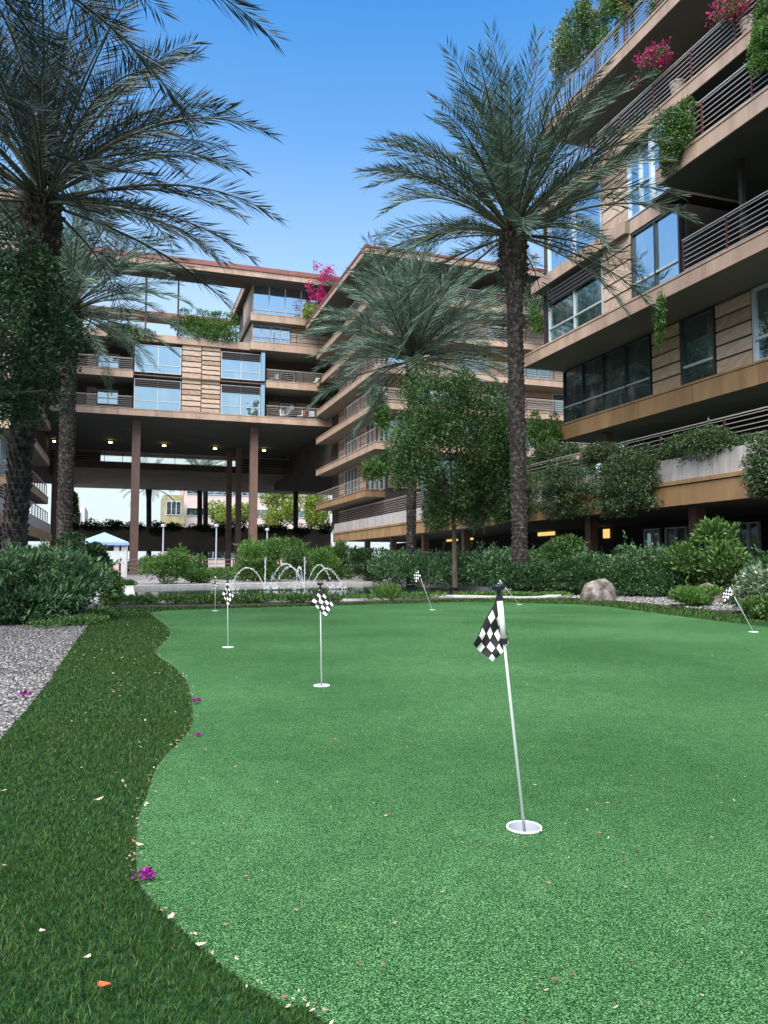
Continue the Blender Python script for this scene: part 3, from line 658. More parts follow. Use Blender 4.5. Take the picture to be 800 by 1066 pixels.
# top right floors
zt3, zt3b = B(290, 359)[1], B(290, 367.5)[1]; zt4, zt4b = B(290, 330.5)[1], B(290, 338)[1]; zrf = B(290, 290.5)[1]
x58 = bx(258)
slab(BB, FB, x58, xr+1, -6, 0.6, zt3b, zt3, 'bronze'); slab(BB, FB, x58, xr+1, -6, 0.6, zt4b, zt4, 'bronze')
wallbox(BB, 'wall', FB, x58+0.4, xr+1, -10, -0.6, zt3+0.03, zt4b-0.02, 'core'); wallbox(BB, 'wall', FB, x58+0.4, xr+1, -10, -0.3, zt4+0.03, zrf-0.05, 'core')
window(BB, ('-y', BY+0.5), bx(261, BY), bx(302, BY), zt3+0.05, zt4b-0.05, 3, M['glass_sky'], None, w=0.0)
stone_panel(BB, ('-y', BY+0.5), bx(303), bx(345), zt3+0.05, zt4b-0.05)
window(BB, ('-y', BY+0.2), bx(261, BY), bx(330, BY), zt4+0.05, zrf-0.05, 3, M['glass_sky'], 0.15, fr=0.1)
MB().box(x58+0.25, x58+0.35, BY, BY+6, zt3+0.05, zrf-0.05).build('side_wall', M['bronze'], BB)
railing(BB, FB, x58+0.1, xr, zt3+0.03, 0.5, h=1.0, n=6)
zr0 = B(258, 287, 69)[1]; zrt = B(258, 276.5, 69)[1]; zrm = zr0+(zrt-zr0)*0.55
rx0, rx1 = bx(-25, 69), bx(352, 69)
MB().box(rx0, rx1, 69, 72.4, zr0, zrm).box(x58-0.3, rx1, 72.41, 84, zr0+0.01, zrm).build('roof_canopy', M['bronze'], BB)
MB().box(rx0, rx1, 68.9, 72.4, zrm+0.004, zrt).box(x58-0.3, rx1, 72.41, 84, zrm+0.004, zrt-0.01).build('roof', M['roof_red'], BB)
MB().box(rx0, rx1-0.1, 69.1, 72.3, zr0-0.03, zr0-0.004).box(x58-0.2, rx1-0.1, 72.31, 83.9, zr0-0.03, zr0-0.004).build('roof_soffit', M['soffit_roof'], BB)
MB().box(bx(40, 84), x58-0.4, 83, 85, zr0-0.35, zr0+0.3).build('rear_roof_beam', M['roof_red'], BB)
for p in (47, 147, 181): MB().box(bx(p), bx(p)+0.16, 70.4, 70.56, zf3+0.2, zr0-0.04).build('roof_post', M['dark_trim'], BB)
# columns below and ceiling lamps
for p in (141, 264): x = bx(p, 72.5); MB().box(x-0.36, x+0.36, 72.2, 72.9, 0, zbot-0.005).build('column', M['column'], BB)
for p, Y in ((239, 89), (249, 86), (60, 86)): x = bx(p, Y); MB().box(x-0.3, x+0.3, Y, Y+0.6, 0, zbot-0.005).build('column', M['column'], BB)
for px, py in ((57, 459), (115, 460), (171, 463.5), (224, 466.5), (275, 468.5), (322, 472)):
    p = at_z(px, py, zbot-0.2); l = MB().lathe([(0.3, 0.16), (0.32, 0.1), (0.2, 0)], 12, (p[0], p[1], zbot-0.18)).build('ceiling_lamp', M['dark_trim'], BB)
    MB().lathe([(0.19, -0.1), (0.19, 0.0), (0.0, 0.0)], 12, (p[0], p[1], zbot-0.2)).lathe([(0.0, -0.1), (0.19, -0.1)], 12, (p[0], p[1], zbot-0.2)).build('bulb', M['lamp'], l)
# rear footbridge seen below the ceiling
zc, zd = B(250, 485.5, 90)[1], B(250, 513, 90)[1]
FBR = empty('rear_footbridge', (float(bx(200, 90)), 92, zd), 'dark covered footbridge spanning behind the tall columns under the building', 'footbridge')
MB().box(bx(50, 90), bx(352, 90), 90.2, 90.5, zc-0.75, zc).build('fascia', M['core'], FBR)
MB().box(bx(50, 90), bx(352, 90)+6, 90.503, 115, zc-0.72, zc-0.03).build('bridge_deck', M['deck_soffit'], FBR)
for p0, p1 in ((50, 104), (246, 352)): MB().box(bx(p0, 91), bx(p1, 91), 91, 92, zc+0.003, zc+1.25).build('wall', M['dark'], FBR)
railing(FBR, ('-y', 90.2), bx(50, 90), bx(350, 90), zc, -0.3, h=1.1, n=5)
for p in (58,): x = bx(p, 91); MB().box(x-0.4, x+0.4, 91, 92, 0, zc-0.73).build('pier', M['column'], FBR)
# ------------------------------------------------------------------ wing buildings left and right of the courtyard end
WZ = [6.5, 9.75, 12.75, 15.4, 18.2, 20.9, 23.1]
def wing(label, s, xe, x_far, y0, y1):
    """xe edge of its balconies, s=+1: the wing lies to the right and looks left"""
    F = ('-x', xe) if s > 0 else ('+x', xe)
    root = empty('wing_building', (xe+s*8, (y0+y1)/2, 0), label, 'building')
    MB().box(xe+s*1.6, x_far, y0+2.2, y1, 4.3 if s > 0 else 0.0, WZ[-1]-0.03).box(xe+s*1.6, x_far, y1+0.003, y1+30, 10.6, WZ[-1]-0.03).build('wall', M['core'], root)
    for i, z in enumerate(WZ[:-1]):
        b = MB(); a, e = (xe, x_far) if s > 0 else (x_far, xe)
        yb0 = y0 if i > 0 else y0+2.4
        b.box(a, e, yb0, y1, z-0.55, z-0.08); b.box(a-0.04, e+0.04, yb0-0.04, y1, z-0.055, z)
        b.box(a+0.03, e-0.03, yb0+0.03, y1, z-0.56, z-0.552, 1); b.box(a+0.02, e-0.02, yb0+0.02, y1, z-0.078, z-0.057, 2)
        b.build('balcony_slab', [M['amber'] if i == 0 else M['bronze'], M['soffit'], M['dark_trim']], root)
        railing(root, F, yb0+0.1, y1-10 if i else y1, z+0.005, -0.15, h=1.0, n=6)
        zt = WZ[i+1]-0.58
        u = y0+2.3; FI = (F[0], xe+s*1.6)
        for wdt, kind in ((4.6, 'w'), (2.4, 's'), (4.0, 'w'), (2.0, 's'), (4.4, 'w')):
            if u+wdt > y1+0.1: break
            if kind == 'w': window(root, FI, u+0.02, u+wdt-0.02, z+0.05, zt, 3, M['glass'], 0.3, w=0.13)
            else: stone_panel(root, FI, u+0.02, u+wdt-0.02, z+0.05, zt, w=0.13)
            u += wdt
        # face towards the courtyard
        railing(root, ('-y', yb0), min(a, e)+0.2, max(a, e)-0.2, z+0.005, -0.15, h=1.0, n=6, post=2.4)
        u = min(xe+s*1.7, x_far); FF = ('-y', y0+2.2); j = 0
        while u < max(xe+s*1.7, x_far)-2.0:
            wdt = (2.6, 3.2)[j % 2]
            if u+wdt > max(xe+s*1.7, x_far): break
            if (j+i) % 2: window(root, FF, u+0.02, u+wdt-0.02, z+0.05, zt, 1, M['glass_sky'] if (i+j) % 3 == 0 else M['glass'], 0.3, w=0.13)
            else: stone_panel(root, FF, u+0.02, u+wdt-0.02, z+0.05, zt, 'stone' if j % 3 else 'stone_tan', w=0.13)
            u += wdt; j += 1
    a, e = (xe-1.1, x_far+1) if s > 0 else (x_far-1, xe+1.1)
    z = WZ[-1]
    MB().box(a, e, y0-1.2, y1-0.2 if s > 0 else y1-0.2, z, z+0.42).build('roof_fascia', M['bronze'], root)
    MB().box(a-0.06, e+0.06, y0-1.26, y1-0.2, z+0.424, z+0.6).build('roof', M['roof_red'], root)
    MB().box(a+0.05, e-0.05, y0-1.15, y1-0.25, z-0.025, z-0.004).build('roof_soffit', M['soffit_roof'], root)
    return root
WC = wing('stepped apartment wing with bronze balconies behind the grey green palm in the middle', 1, 16.95, 37, 52.3, 70.3)
WL = wing('apartment wing with stone bands behind the two dark palms at the left', -1, -6.2, -24, 51.5, 70.3)
pl = empty('terrace_podium', (-6, 50, 0), 'short raised terrace with pale planter wall behind the left palm trunks', 'terrace')
MB().box(-5.95, -5.8, 36, 70, 2.75, 3.4).build('fascia', M['amber'], pl)
MB().box(-6.1, -5.9, 36, 70, 3.42, 4.2).build('planter_wall', M['concrete'], pl)
MB().box(-24, -6.12, 36, 70, 2.8, 3.9).build('floor_slab', M['ceiling'], pl)
railing(pl, ('+x', -6.2), 36, 70, 4.1, 0, h=1.1)
for y in (40, 48, 56, 64): MB().box(-7.4, -7, y, y+0.4, 0, 2.79).build('column', M['column'], pl)
MB().box(-20, -19.6, 36, 70, 0, 2.79).build('back_wall', M['dark'], pl)
# ------------------------------------------------------------------ far end of the underpass
pwx0, pwx1 = bx(62, 100), bx(345, 100)
pw = empty('planter_wall', (float((pwx0+pwx1)/2), 100, 0), 'long dark raised planter wall on piers beyond the underpass', 'planter wall')
zpt, zpb = B(200, 549, 100)[1], B(200, 574, 100)[1]
MB().box(pwx0, pwx1, 100, 101.2, zpb, zpt).build('wall', M['planter_brown'], pw)
for p in (100, 180, 260, 330): x = bx(p, 100.5); MB().box(x-0.35, x+0.35, 100.2, 100.9, 0, zpb-0.005).build('pier', M['column'], pw)
for i, p in enumerate(range(75, 340, 22)):
    c = (bx(p+random.uniform(-4, 4), 99.8), 99.8, zpt+0.1-random.random()*0.3)
    shrub('trailing_vine', 'dark vine spilling over the long planter wall beyond the underpass', 'vine', c, (1.5, 0.6, 0.5+random.random()*0.5), 1000, (0.22, 0.14), M['darkleaf'], 'vines on the rear planter wall', stem=False, z0=zpt-0.05, hang=0.4)
def far_block(name, label, px0, px1, py_top, Y, mats, bands, depth=14):
    x0, x1 = bx(px0, Y), bx(px1, Y); zt = B(px0, py_top, Y)[1]
    r = empty(name, ((x0+x1)/2, Y+depth/2, 0), label, 'building')
    MB().box(x0, x1, Y, Y+depth, 0, zt).build('wall', mats[0], r)
    for i in range(bands):
        za = zt*(i+0.45)/bands; zb = za+zt*0.38/bands
        window(r, ('-y', Y), x0+0.5, x1-0.5, za, zb, max(2, int((x1-x0)/3)), M['glass_sky'] if i % 2 else M['glass'], None, w=0.12, fr=0.14)
    return r
far_block('office_building', 'pale pink office building with ribbon windows seen through the underpass', 192, 345, 502, 170, [M['far_pink']], 4)
far_block('glass_building', 'low yellow tinted glass building seen beside the pink offices', 171, 192, 515, 160, [M['far_yellow']], 2)
far_block('stair_tower', 'small pale stair tower far behind the second palm trunk', 62, 89, 527, 150, [M['far_white']], 2)
# parked car
def car(loc):
    r = empty('parked_car', loc, 'small white car parked beyond the underpass under the planter wall', 'car'); x, y, z = loc
    b = MB(); pr = [(-2.1, 0.3), (2.1, 0.3), (2.15, 0.7), (1.9, 0.9), (1.1, 0.98), (0.5, 1.42), (-1.2, 1.45), (-1.9, 1.0), (-2.15, 0.9)]
    k = len(pr); b.v = [(x+p[0], y-0.85, z+p[1]) for p in pr]+[(x+p[0], y+0.85, z+p[1]) for p in pr]
    b.f = [tuple(range(k)), tuple(range(2*k-1, k-1, -1))]+[(i, k+i, k+(i+1) % k, (i+1) % k) for i in range(k)]; b.m = [0]*len(b.f)
    b.build('body', M['car'], r)
    MB().poly([(x-1.6, y-0.86, z+0.98), (0.95+x, y-0.86, z+0.98), (0.45+x, y-0.86, z+1.36), (x-1.15, y-0.86, z+1.38)]).build('side_window', M['glass'], r)
    for dx_ in (-1.35, 1.35):
        for dy_ in (-0.8, 0.8): MB().tube([(x+dx_, y+dy_-0.1, z+0.32), (x+dx_, y+dy_+0.1, z+0.32)], 0.32, 14).build('wheel', M['tyre'], r)
car((bx(149, 96), 96.0, 0.0))
# lamp posts, cabana, fence
def lamp_post(px, d, py, label):
    p = at_d(px, 588, d); zt = at_d(px, py, d)[2]; r = empty('lamp_post', (p[0], p[1], 0), label, 'lamp post', 'slim lamp posts by the pond path')
    MB().tube([(0, 0, 0), (0, 0, zt)], [0.06, 0.045], 8).build('pole', M['steel'], r, world=False)
    MB().lathe([(0.0, zt+0.16), (0.13, zt+0.14), (0.15, zt), (0.0, zt-0.02)], 12).build('lamp_head', M['steel'], r, world=False)
lamp_post(169.5, 46, 548, 'slim pale lamp post just right of the thick left column')
lamp_post(225, 46, 548, 'slim pale lamp post rising behind the flagstick near the pond')
lamp_post(278, 52, 552, 'short dark lamp post right of the second thick column')
cb = at_d(108, 588, 44); cx_, cy_ = cb[0], cb[1]
cab = empty('poolside_cabana', (cx_, cy_, 0), 'open cabana with pale blue canvas top and white curtains left of the column', 'cabana')
zt = at_d(108, 554, 44)[2]; ze = at_d(108, 565, 44)[2]
b = MB(); w_ = 1.35
cn = [(-w_, -w_, ze), (w_, -w_, ze), (w_, w_, ze), (-w_, w_, ze)]
for i in range(4):
    b.poly([cn[i], cn[(i+1) % 4], (0, 0, zt)]); b.poly([cn[i], (cn[i][0], cn[i][1], ze-0.16), (cn[(i+1) % 4][0], cn[(i+1) % 4][1], ze-0.16), cn[(i+1) % 4]])
b.build('canopy', M['canvas'], cab, world=False)
for sx in (-1, 1):
    for sy in (-1, 1): MB().tube([(sx*1.25, sy*1.25, 0), (sx*1.25, sy*1.25, ze-0.02)], 0.04, 8).build('post', M['steel'], cab, world=False)
for x0 in (0.55, 0.95):
    b = MB(); 
    for i in range(8): b.box(x0+i*0.035, x0+0.03+i*0.035, -1.2+0.04*(i % 2), -1.14+0.04*(i % 2), 0.15, ze-0.12)
    b.build('curtain', M['curtain'], cab, world=False)
bn = empty('lounge_bench', (cx_+0.2, cy_-0.5, 0), 'low lounge bench with red cushions under the blue cabana', 'bench')
MB().box(-0.9, 0.9, -0.4, 0.4, 0.08, 0.3).build('seat', M['wood'], bn, world=False)
MB().box(-0.88, 0.88, -0.38, 0.38, 0.304, 0.46).build('cushion', M['cushion'], bn, world=False)
MB().box(-0.9, 0.9, 0.42, 0.55, 0.08, 0.95).build('backrest', M['cushion'], bn, world=False)
for a, e in ((-0.85, -0.3), (0.85, -0.3), (-0.85, 0.3), (0.85, 0.3)): MB().box(a-0.04, a+0.04, e-0.04, e+0.04, 0, 0.078).build('leg', M['dark_trim'], bn, world=False)
fx0, fx1 = bx(60, 52), bx(300, 52)
fe = empty('metal_fence', (float((fx0+fx1)/2), 52, 0), 'low fence of thin reddish brown rails across the far path', 'fence')
b = MB()
for z in (0.35, 0.62, 0.89, 1.16): b.box(fx0, fx1, 51.98, 52.02, z, z+0.045)
b.build('rail', M['column'], fe)
x = fx0
while x < fx1+0.1: MB().box(x-0.04, x+0.04, 51.93, 51.978, 0, 1.25).build('post', M['post'], fe); x += (fx1-fx0)/8
# ------------------------------------------------------------------ palms
def frond_data(L, e0, droop, nl, seed, tw=0.026, ll=0.5):
    r = np.random.default_rng(seed)
    s = np.linspace(0, 1, 26); ang = e0-droop*s**1.6; ds = L/25
    x = np.concatenate([[0], np.cumsum(np.cos(ang[:-1])*ds)]); z = np.concatenate([[0], np.cumsum(np.sin(ang[:-1])*ds)])
    bend = r.normal(0, 0.03)*L*s**2
    C = np.c_[x, bend, z]
    T = norm(np.gradient(C, axis=0)); S = norm(np.cross(T, [0, 0, 1.0])+1e-9*np.array([0, 1, 0])); U = np.cross(S, T)
    t = np.linspace(0.17, 0.995, nl); P = []; D = []; LL = []
    for sd in (-1, 1):
        tt = np.clip(t+r.normal(0, 0.004, nl), 0, 1); k = tt*25; i0 = np.minimum(k.astype(int), 24); f = (k-i0)[:, None]
        p = C[i0]*(1-f)+C[i0+1]*f; tg = norm(T[i0]*(1-f)+T[i0+1]*f); sv = S[i0]*(1-f)+S[i0+1]*f; uv = U[i0]*(1-f)+U[i0+1]*f
        al = np.radians(60-30*tt+r.normal(0, 4, nl))[:, None]; be = np.radians(r.choice([4, 18, 30], nl)+r.normal(0, 5, nl))[:, None]
        d = norm(np.cos(al)*tg+np.sin(al)*(sd*sv*np.cos(be)+uv*np.sin(be))-np.array([0, 0, 0.08]))
        u = (tt-0.17)/0.83; l = ll*np.clip(0.6+1.6*u, 0, 1)*np.clip((1.1-u)*2.6, 0.55, 1)*r.uniform(0.88, 1.08, nl)
        l *= np.where(u < 0.1, 0.6, 1)
        P.append(p); D.append(d); LL.append(l)
    return C, np.concatenate(P), np.concatenate(D), np.concatenate(LL), tw
def frond_mesh(name, L, e0, droop, nl, seed, mat, ll=0.74, tw=0.024):
    C, P, D, LL, tw = frond_data(L, e0, droop, nl, seed, tw, ll)
    V, F = leaf_quads(P, D, LL, tw, 0.2)
    mb = MB(); rr = [0.034*(1-i/25)**0.8*L/4.5+0.004 for i in range(26)]; mb.tube(C[::2], rr[::2], 4, cap=False)
    V2 = np.array(mb.v); F2 = np.array(mb.f)+len(V)
    return np_mesh(name, np.concatenate([V, V2]), [F, F2], [mat, M['rachis']], np.r_[np.zeros(len(F)), np.ones(len(F2))])
FR = {}
for nm in ('frond', 'frond_mid', 'frond_grey'):
    for ci, (e, dr) in enumerate(((84, 42), (70, 62), (56, 74), (42, 78), (28, 72), (12, 66), (-6, 56), (-28, 42))):
        FR[nm, ci] = [frond_mesh('frond', 4.5, R_(e+v*4), R_(dr*0.78*(1+0.22*v)), 80, 100+ci*7+j+{'frond': 50, 'frond_mid': 90, 'frond_grey': 0}[nm], M[nm]) for j, v in enumerate((-1, 0.6))]
def palm(label, base, top, r, nf, L, mat, crown_r=1.35, group=None, classes=(3, 6, 9, 11, 12, 10, 7, 3), boots=True, seed=1, bulge=1.25, elev_max=7):
    rd = random.Random(seed)
    root = empty('date_palm', base, label, 'palm tree', group)
    base = Vector([float(q) for q in base]); top = Vector([float(q) for q in top]); h = top.z-base.z
    pts = []; rr = []; n = max(8, int(h/0.35))
    lean = top-base
    for i in range(n+1):
        t = i/n; q = Vector((lean.x*(t**1.25), lean.y*(t**1.25), h*t)); pts.append(q)
        hb = (1-t)*h
        rr.append(r*(1.12 if t < 0.06 else 1.0)*(bulge*(0.9+0.1*math.sin(min(hb/1.5, 1)*math.pi)) if hb < 1.5 else 1.0))
    mb = MB(); mb.tube(pts, rr, 14)
    if boots:
        z = 0.05; row = 0
        step = 0.13
        while z < h-0.05:
            t = z/h; i = min(int(t*n), n-1); f = t*n-i; q = pts[i].lerp(pts[i+1], f); ra = rr[i]*(1-f)+rr[i+1]*f
            top_zone = h-z < 1.6; k = 13
            for j in range(k):
                a = 2*math.pi*(j+0.5*(row % 2))/k+rd.uniform(-.08, .08); ca, sa = math.cos(a), math.sin(a)
                wd = ra*0.3; hh = step*1.35; out = (0.055 if not top_zone else 0.12)*rd.uniform(0.6, 1.4)
                def pt(rad, tang, zz): return (q.x+ca*rad-sa*tang, q.y+sa*rad+ca*tang, q.z+zz)
                kk = len(mb.v)
                mb.v += [pt(ra*0.96, -wd*0.5, -hh*0.6), pt(ra*0.96, wd*0.5, -hh*0.6), pt(ra+out, wd*0.75, hh*0.4), pt(ra+out, -wd*0.75, hh*0.4), pt(ra*0.9, wd*0.7, hh*0.55), pt(ra*0.9, -wd*0.7, hh*0.55)]
                for fc in ((0, 1, 2, 3), (3, 2, 4, 5), (1, 4, 2), (0, 3, 5)): mb.f.append(tuple(kk+c for c in fc)); mb.m.append(0)
            z += step*(1.3 if top_zone else 1); row += 1
    mb.build('trunk', M['bark'], root, world=False)
    tot = sum(classes); ga = 2.39996; i = 0; a0 = rd.random()*6
    for ci, cnt in enumerate(classes):
        for j in range(round(cnt*nf/tot)):
            me = FR[mat, ci][rd.randrange(2)]; o = bpy.data.objects.new('frond', me); col.objects.link(o); o.parent = root
            a = a0+ga*i+rd.uniform(-.25, .25); i += 1
            hgt = 0.35-ci*0.09; rad = 0.08+0.03*ci
            o.location = (lean.x+math.cos(a)*rad, lean.y+math.sin(a)*rad, h+hgt-0.05)
            s = L/4.5*rd.uniform(0.84, 1.1); o.scale = (s, s, s)
            o.rotation_euler = (rd.uniform(-.35, .35), rd.uniform(-.12, .12), a)
    return root
def palm_at(label, px, pbase_z, px_top, py_top, d, r, nf, L, mat, **kw):
    p = at_d(px, 588, d); q = at_d(px_top, py_top, d)
    return palm(label, (p[0], p[1], pbase_z), q, r, nf, L, mat, **kw)
GP = 'date palms in the courtyard'
palm_at('tall dark date palm with thick crown standing alone right of centre before the balconies', 542, 0, 534, 238, 23, 0.2, 98, 4.6, 'frond_mid', seed=5, group=GP, bulge=1.7, classes=(10, 14, 14, 13, 11, 9, 6, 2))
palm_at('dark leaning date palm with silhouetted crown beside the big oleander', 12, 0, 46, 200, 15.5, 0.2, 84, 4.4, 'frond', seed=8, group=GP, bulge=1.5, classes=(10, 13, 14, 13, 12, 10, 7, 2))
palm_at('slender date palm with greyer fronds behind the dark left palm', 66, 0, 74, 318, 26, 0.21, 80, 3.9, 'frond_grey', seed=12, group=GP, bulge=1.4, classes=(8, 10, 12, 12, 10, 10, 8, 4))
palm_at('feathery grey green date palm behind the small leafy tree', 428, 0, 430, 372, 36, 0.19, 98, 5.2, 'frond_grey', seed=21, group=GP, bulge=1.3, classes=(10, 14, 15, 14, 12, 9, 6, 2))
palm_at('date palm by the camera with only its hanging fronds in view at the top left', -75, 0, -100, -120, 8.6, 0.2, 44, 4.3, 'frond', seed=33, group=GP)
GP2 = 'date palms beyond the underpass'
for (px, d, lab, sd) in ((155, 110, 'pale trunked date palm beyond the underpass right of the thick left column', 41), (208, 112, 'dark palm trunk standing left of its twin beyond the underpass', 42), (214, 114, 'dark palm trunk standing right of its twin beyond the underpass', 43), (308, 112, 'dark palm trunk against the lime trees beyond the underpass', 44)):
    palm_at(lab, px, 0, px, 494+(11 if px == 155 else 0), d, 0.36, 34, 4.4, 'frond_grey', seed=sd, group=GP2, boots=False)
# ------------------------------------------------------------------ broadleaf trees
def tree(name, label, base, crown_c, rad, n, leaf, mat, r=0.12, lobes=16, group=None, sub=0.42, limbs=9):
    root = empty(name, base, label, 'tree', group)
    base = np.array(base, float); cc = np.array(crown_c, float)-base
    P, O = blob(n, rad, lobes, spread=0.92, sub=sub, fill=0.7, core=0.46); P = P+cc
    link('crown', leaf_mesh('crown', P, O, leaf[0], leaf[1], mat, up=0.0, rnd=1.3, hang=0.1), root, world=False)
    b = MB(); fork = cc*np.array([0.7, 0.7, 0])+np.array([0, 0, max(0.8, cc[2]-rad[2]*0.75)])
    b.tube([(0, 0, 0), fork*np.array([0.4, 0.4, 0.5]), fork], [r*1.25, r, r*0.85], 9)
    for i in range(limbs):
        a = i*2.4; t = (i+0.5)/limbs
        e = cc+np.array([math.cos(a)*rad[0]*0.7, math.sin(a)*rad[1]*0.7, rad[2]*(-0.5+1.2*t)])
        m_ = fork*0.5+e*0.5+np.array([0, 0, 0.2])
        b.tube([fork, m_, e], [r*0.6, r*0.4, r*0.12], 6)
    b.build('trunk', M['wood'], root, world=False)
    return root
p = at_d(474, 588, 29); c, rd_ = span(392, 550, 378, 548, 29, 2.5)
tree('leafy_tree', 'small dark green broadleaf tree in front of the feathery palm in the middle', (p[0], p[1], 0), c, rd_, 44000, (0.13, 0.052), M['treeleaf'], 0.09, 80, sub=0.21)
p = at_d(-75, 588, 13); c, rd_ = span(-170, 80, 215, 474, 13, 1.8)
tree('leafy_tree', 'dark leafy tree crossing the leaning palm trunk at the left edge', (p[0], p[1], 0), c, rd_, 30000, (0.1, 0.04), M['darkleaf'], 0.11, 60, sub=0.23)
for px0, px1, py0, d, lab in ((270, 312, 505, 125, 'bright lime tree far beyond the underpass beside the second thick column'), (318, 350, 508, 130, 'bright lime tree far beyond the underpass next to the stepped wing'), (214, 262, 518, 128, 'loose lime tree far beyond the underpass between the two thick columns'), (58, 80, 498, 100, 'lime tree behind the trunk of the second palm')):
    c, rd_ = span(px0, px1, py0, 555, d); q = at_d((px0+px1)/2, 588, d)
    tree('lime_tree', lab, (q[0], q[1], 0), c, rd_, 5000, (0.4, 0.25), M['limeleaf'], 0.15, 12)
# ------------------------------------------------------------------ shrubs and hedges on the ground
def gshrub(name, label, cat, px0, px1, py0, py1, d, n, leaf, mat, depth=None, **kw):
    c, r = span(px0, px1, py0, py1, d, depth)
    lowz = max(0.0, c[2]-r[2]); top_ = c[2]+r[2]; c = np.array([c[0], c[1], (top_+0)/2]); r = (r[0], r[1], top_/2)
    return shrub(name, label, cat, c, r, n, leaf, mat, **kw)
gshrub('oleander_bush', 'big grey green oleander with narrow leaves on the left gravel', 'shrub', -66, 97, 577, 650, 11.3, 22000, (0.105, 0.03), M['oleander'], 1.1, lobes=16, box=0.25, up=0.45, flowers=(M['purple'], 32, 0.03))
gshrub('flowering_shrub', 'dark shrub dotted with crimson flowers behind the oleander', 'shrub', 50, 110, 558, 604, 19, 9000, (0.11, 0.055), M['darkleaf'], 0.9, flowers=(M['red'], 200, 0.055))
gshrub('young_shrub', 'small yellow green shrub between the oleander and the pond path', 'shrub', 100, 128, 596, 622, 15.5, 3000, (0.07, 0.035), M['lightleaf'])
gshrub('path_shrub', 'low green tuft by the path beyond the yellow green shrub', 'shrub', 123, 141, 604, 611, 30, 1200, (0.1, 0.04), M['midleaf'])
gshrub('upright_shrub', 'upright light green shrub standing behind the left end of the pond', 'shrub', 149, 196, 571, 610, 34, 7000, (0.12, 0.05), M['lightleaf'], box=0.2)
gshrub('upright_shrub', 'loose wispy shrub right beside the upright light green shrub', 'shrub', 186, 214, 576, 608, 37, 3000, (0.12, 0.05), M['midleaf'])
gshrub('mounded_shrub', 'low yellow green mound behind the pond left of the fountain', 'shrub', 192, 224, 592, 609, 35.5, 3000, (0.1, 0.05), M['lightleaf'])
gshrub('tall_shrub', 'broad light green shrub behind the fountain jets', 'shrub', 234, 300, 560, 607, 39, 12000, (0.13, 0.06), M['lightleaf'], 1.4, box=0.15)
gshrub('fan_shrub', 'spreading shrub behind the fountain between two rounder ones', 'shrub', 292, 332, 562, 606, 42, 6000, (0.2, 0.04), M['midleaf'], up=0.9)
gshrub('round_shrub', 'round light green shrub right of the fountain jets', 'shrub', 322, 364, 570, 607, 38, 8000, (0.1, 0.05), M['lightleaf'])
gshrub('spiky_shrub', 'spiky fan leaved plant rising behind the round shrub', 'shrub', 336, 366, 562, 590, 44, 3000, (0.35, 0.05), M['midleaf'], up=0.9)
gshrub('clipped_hedge', 'dark clipped hedge between the round shrub and the leafy hedge', 'hedge', 358, 404, 572, 607, 40, 9000, (0.1, 0.06), M['darkleaf'], 1.0, box=0.5)
def hedge(label, pts, w, h, n, leaf, mat, box=0.3, up=0.4, name='leafy_hedge'):
    """a run of lumpy foliage along a ground line, one object"""
    pts = np.array(pts, float); seg = np.linalg.norm(np.diff(pts, axis=0), axis=1); L = seg.sum()
    k = max(5, int(L/(w*0.55))); Ps = []; Os = []
    for i in range(k):
        s = L*(i+0.5)/k; j = 0
        while s > seg[j] and j < len(seg)-1: s -= seg[j]; j += 1
        c = pts[j]+(pts[j+1]-pts[j])*s/seg[j]
        hh = h*rng.uniform(0.86, 1.1); P, O = blob(n//k, (w*0.75, w*0.6, hh/2), 7, box=box, fill=0.3)
        Ps.append(P+np.array([c[0]+rng.normal(0, .08), c[1]+rng.normal(0, .08), hh/2])); Os.append(O)
    P = np.concatenate(Ps); O = np.concatenate(Os)
    ns = int(len(P)*0.09/12)
    if ns > 2:
        ix = rng.choice(len(P), ns); ln = min(w, h)*rng.uniform(0.1, 0.42, (ns, 1, 1)); t = np.linspace(0, 1, 12)[None, :, None]
        dd = norm(O[ix]+rng.normal(0, 0.4, (ns, 3))+np.array([0, 0, 0.5]))[:, None]
        Pn = (P[ix][:, None]+dd*ln*t+rng.normal(0, leaf[1]*0.4, (ns, 12, 3))).reshape(-1, 3)
        P = np.concatenate([P, Pn]); O = np.concatenate([O, np.repeat(dd[:, 0], 12, 0)])
    m = P[:, 2] > 0.01
    o = link(name, leaf_mesh(name, P[m], O[m], leaf[0], leaf[1], mat, up=up)); return o
gd2 = lambda px, d: tuple(at_d(px, 588, d)[:2])
tag(hedge('', [gd2(402, 36), gd2(450, 32.5), gd2(500, 29), gd2(552, 26)], 1.7, 1.5, 42000, (0.13, 0.045), M['oleander'], up=0.6), 'long loose grey green hedge along the right bank of the pond', 'hedge')
tag(hedge('', [gd2(530, 23.5), gd2(580, 22.2), gd2(640, 21), gd2(712, 20)], 1.5, 1.05, 46000, (0.075, 0.04), M['darkleaf'], box=0.4, name='clipped_hedge'), 'dark trimmed hedge behind the large boulder', 'hedge')
gshrub('mounded_shrub', 'bright rounded shrub rising at the foot of the tall palm', 'shrub', 560, 616, 554, 600, 24.5, 9000, (0.1, 0.05), M['midleaf'], 0.9)
tag(hedge('', [gd2(612, 24), gd2(660, 23.5), gd2(705, 23)], 1.2, 1.45, 12000, (0.11, 0.045), M['oleander'], name='oleander_hedge'), 'pale flecked shrubs behind the dark trimmed hedge', 'hedge')
gshrub('upright_shrub', 'upright mid green shrub behind the small half hidden boulder', 'shrub', 702, 780, 548, 612, 19.5, 11000, (0.15, 0.055), M['midleaf'], 0.9, up=0.5)
gshrub('variegated_shrub', 'pale leaved shrub at the right edge beside the leaning flagstick', 'shrub', 762, 850, 588, 645, 13.2, 9000, (0.085, 0.04), M['paleleaf'], 0.7)
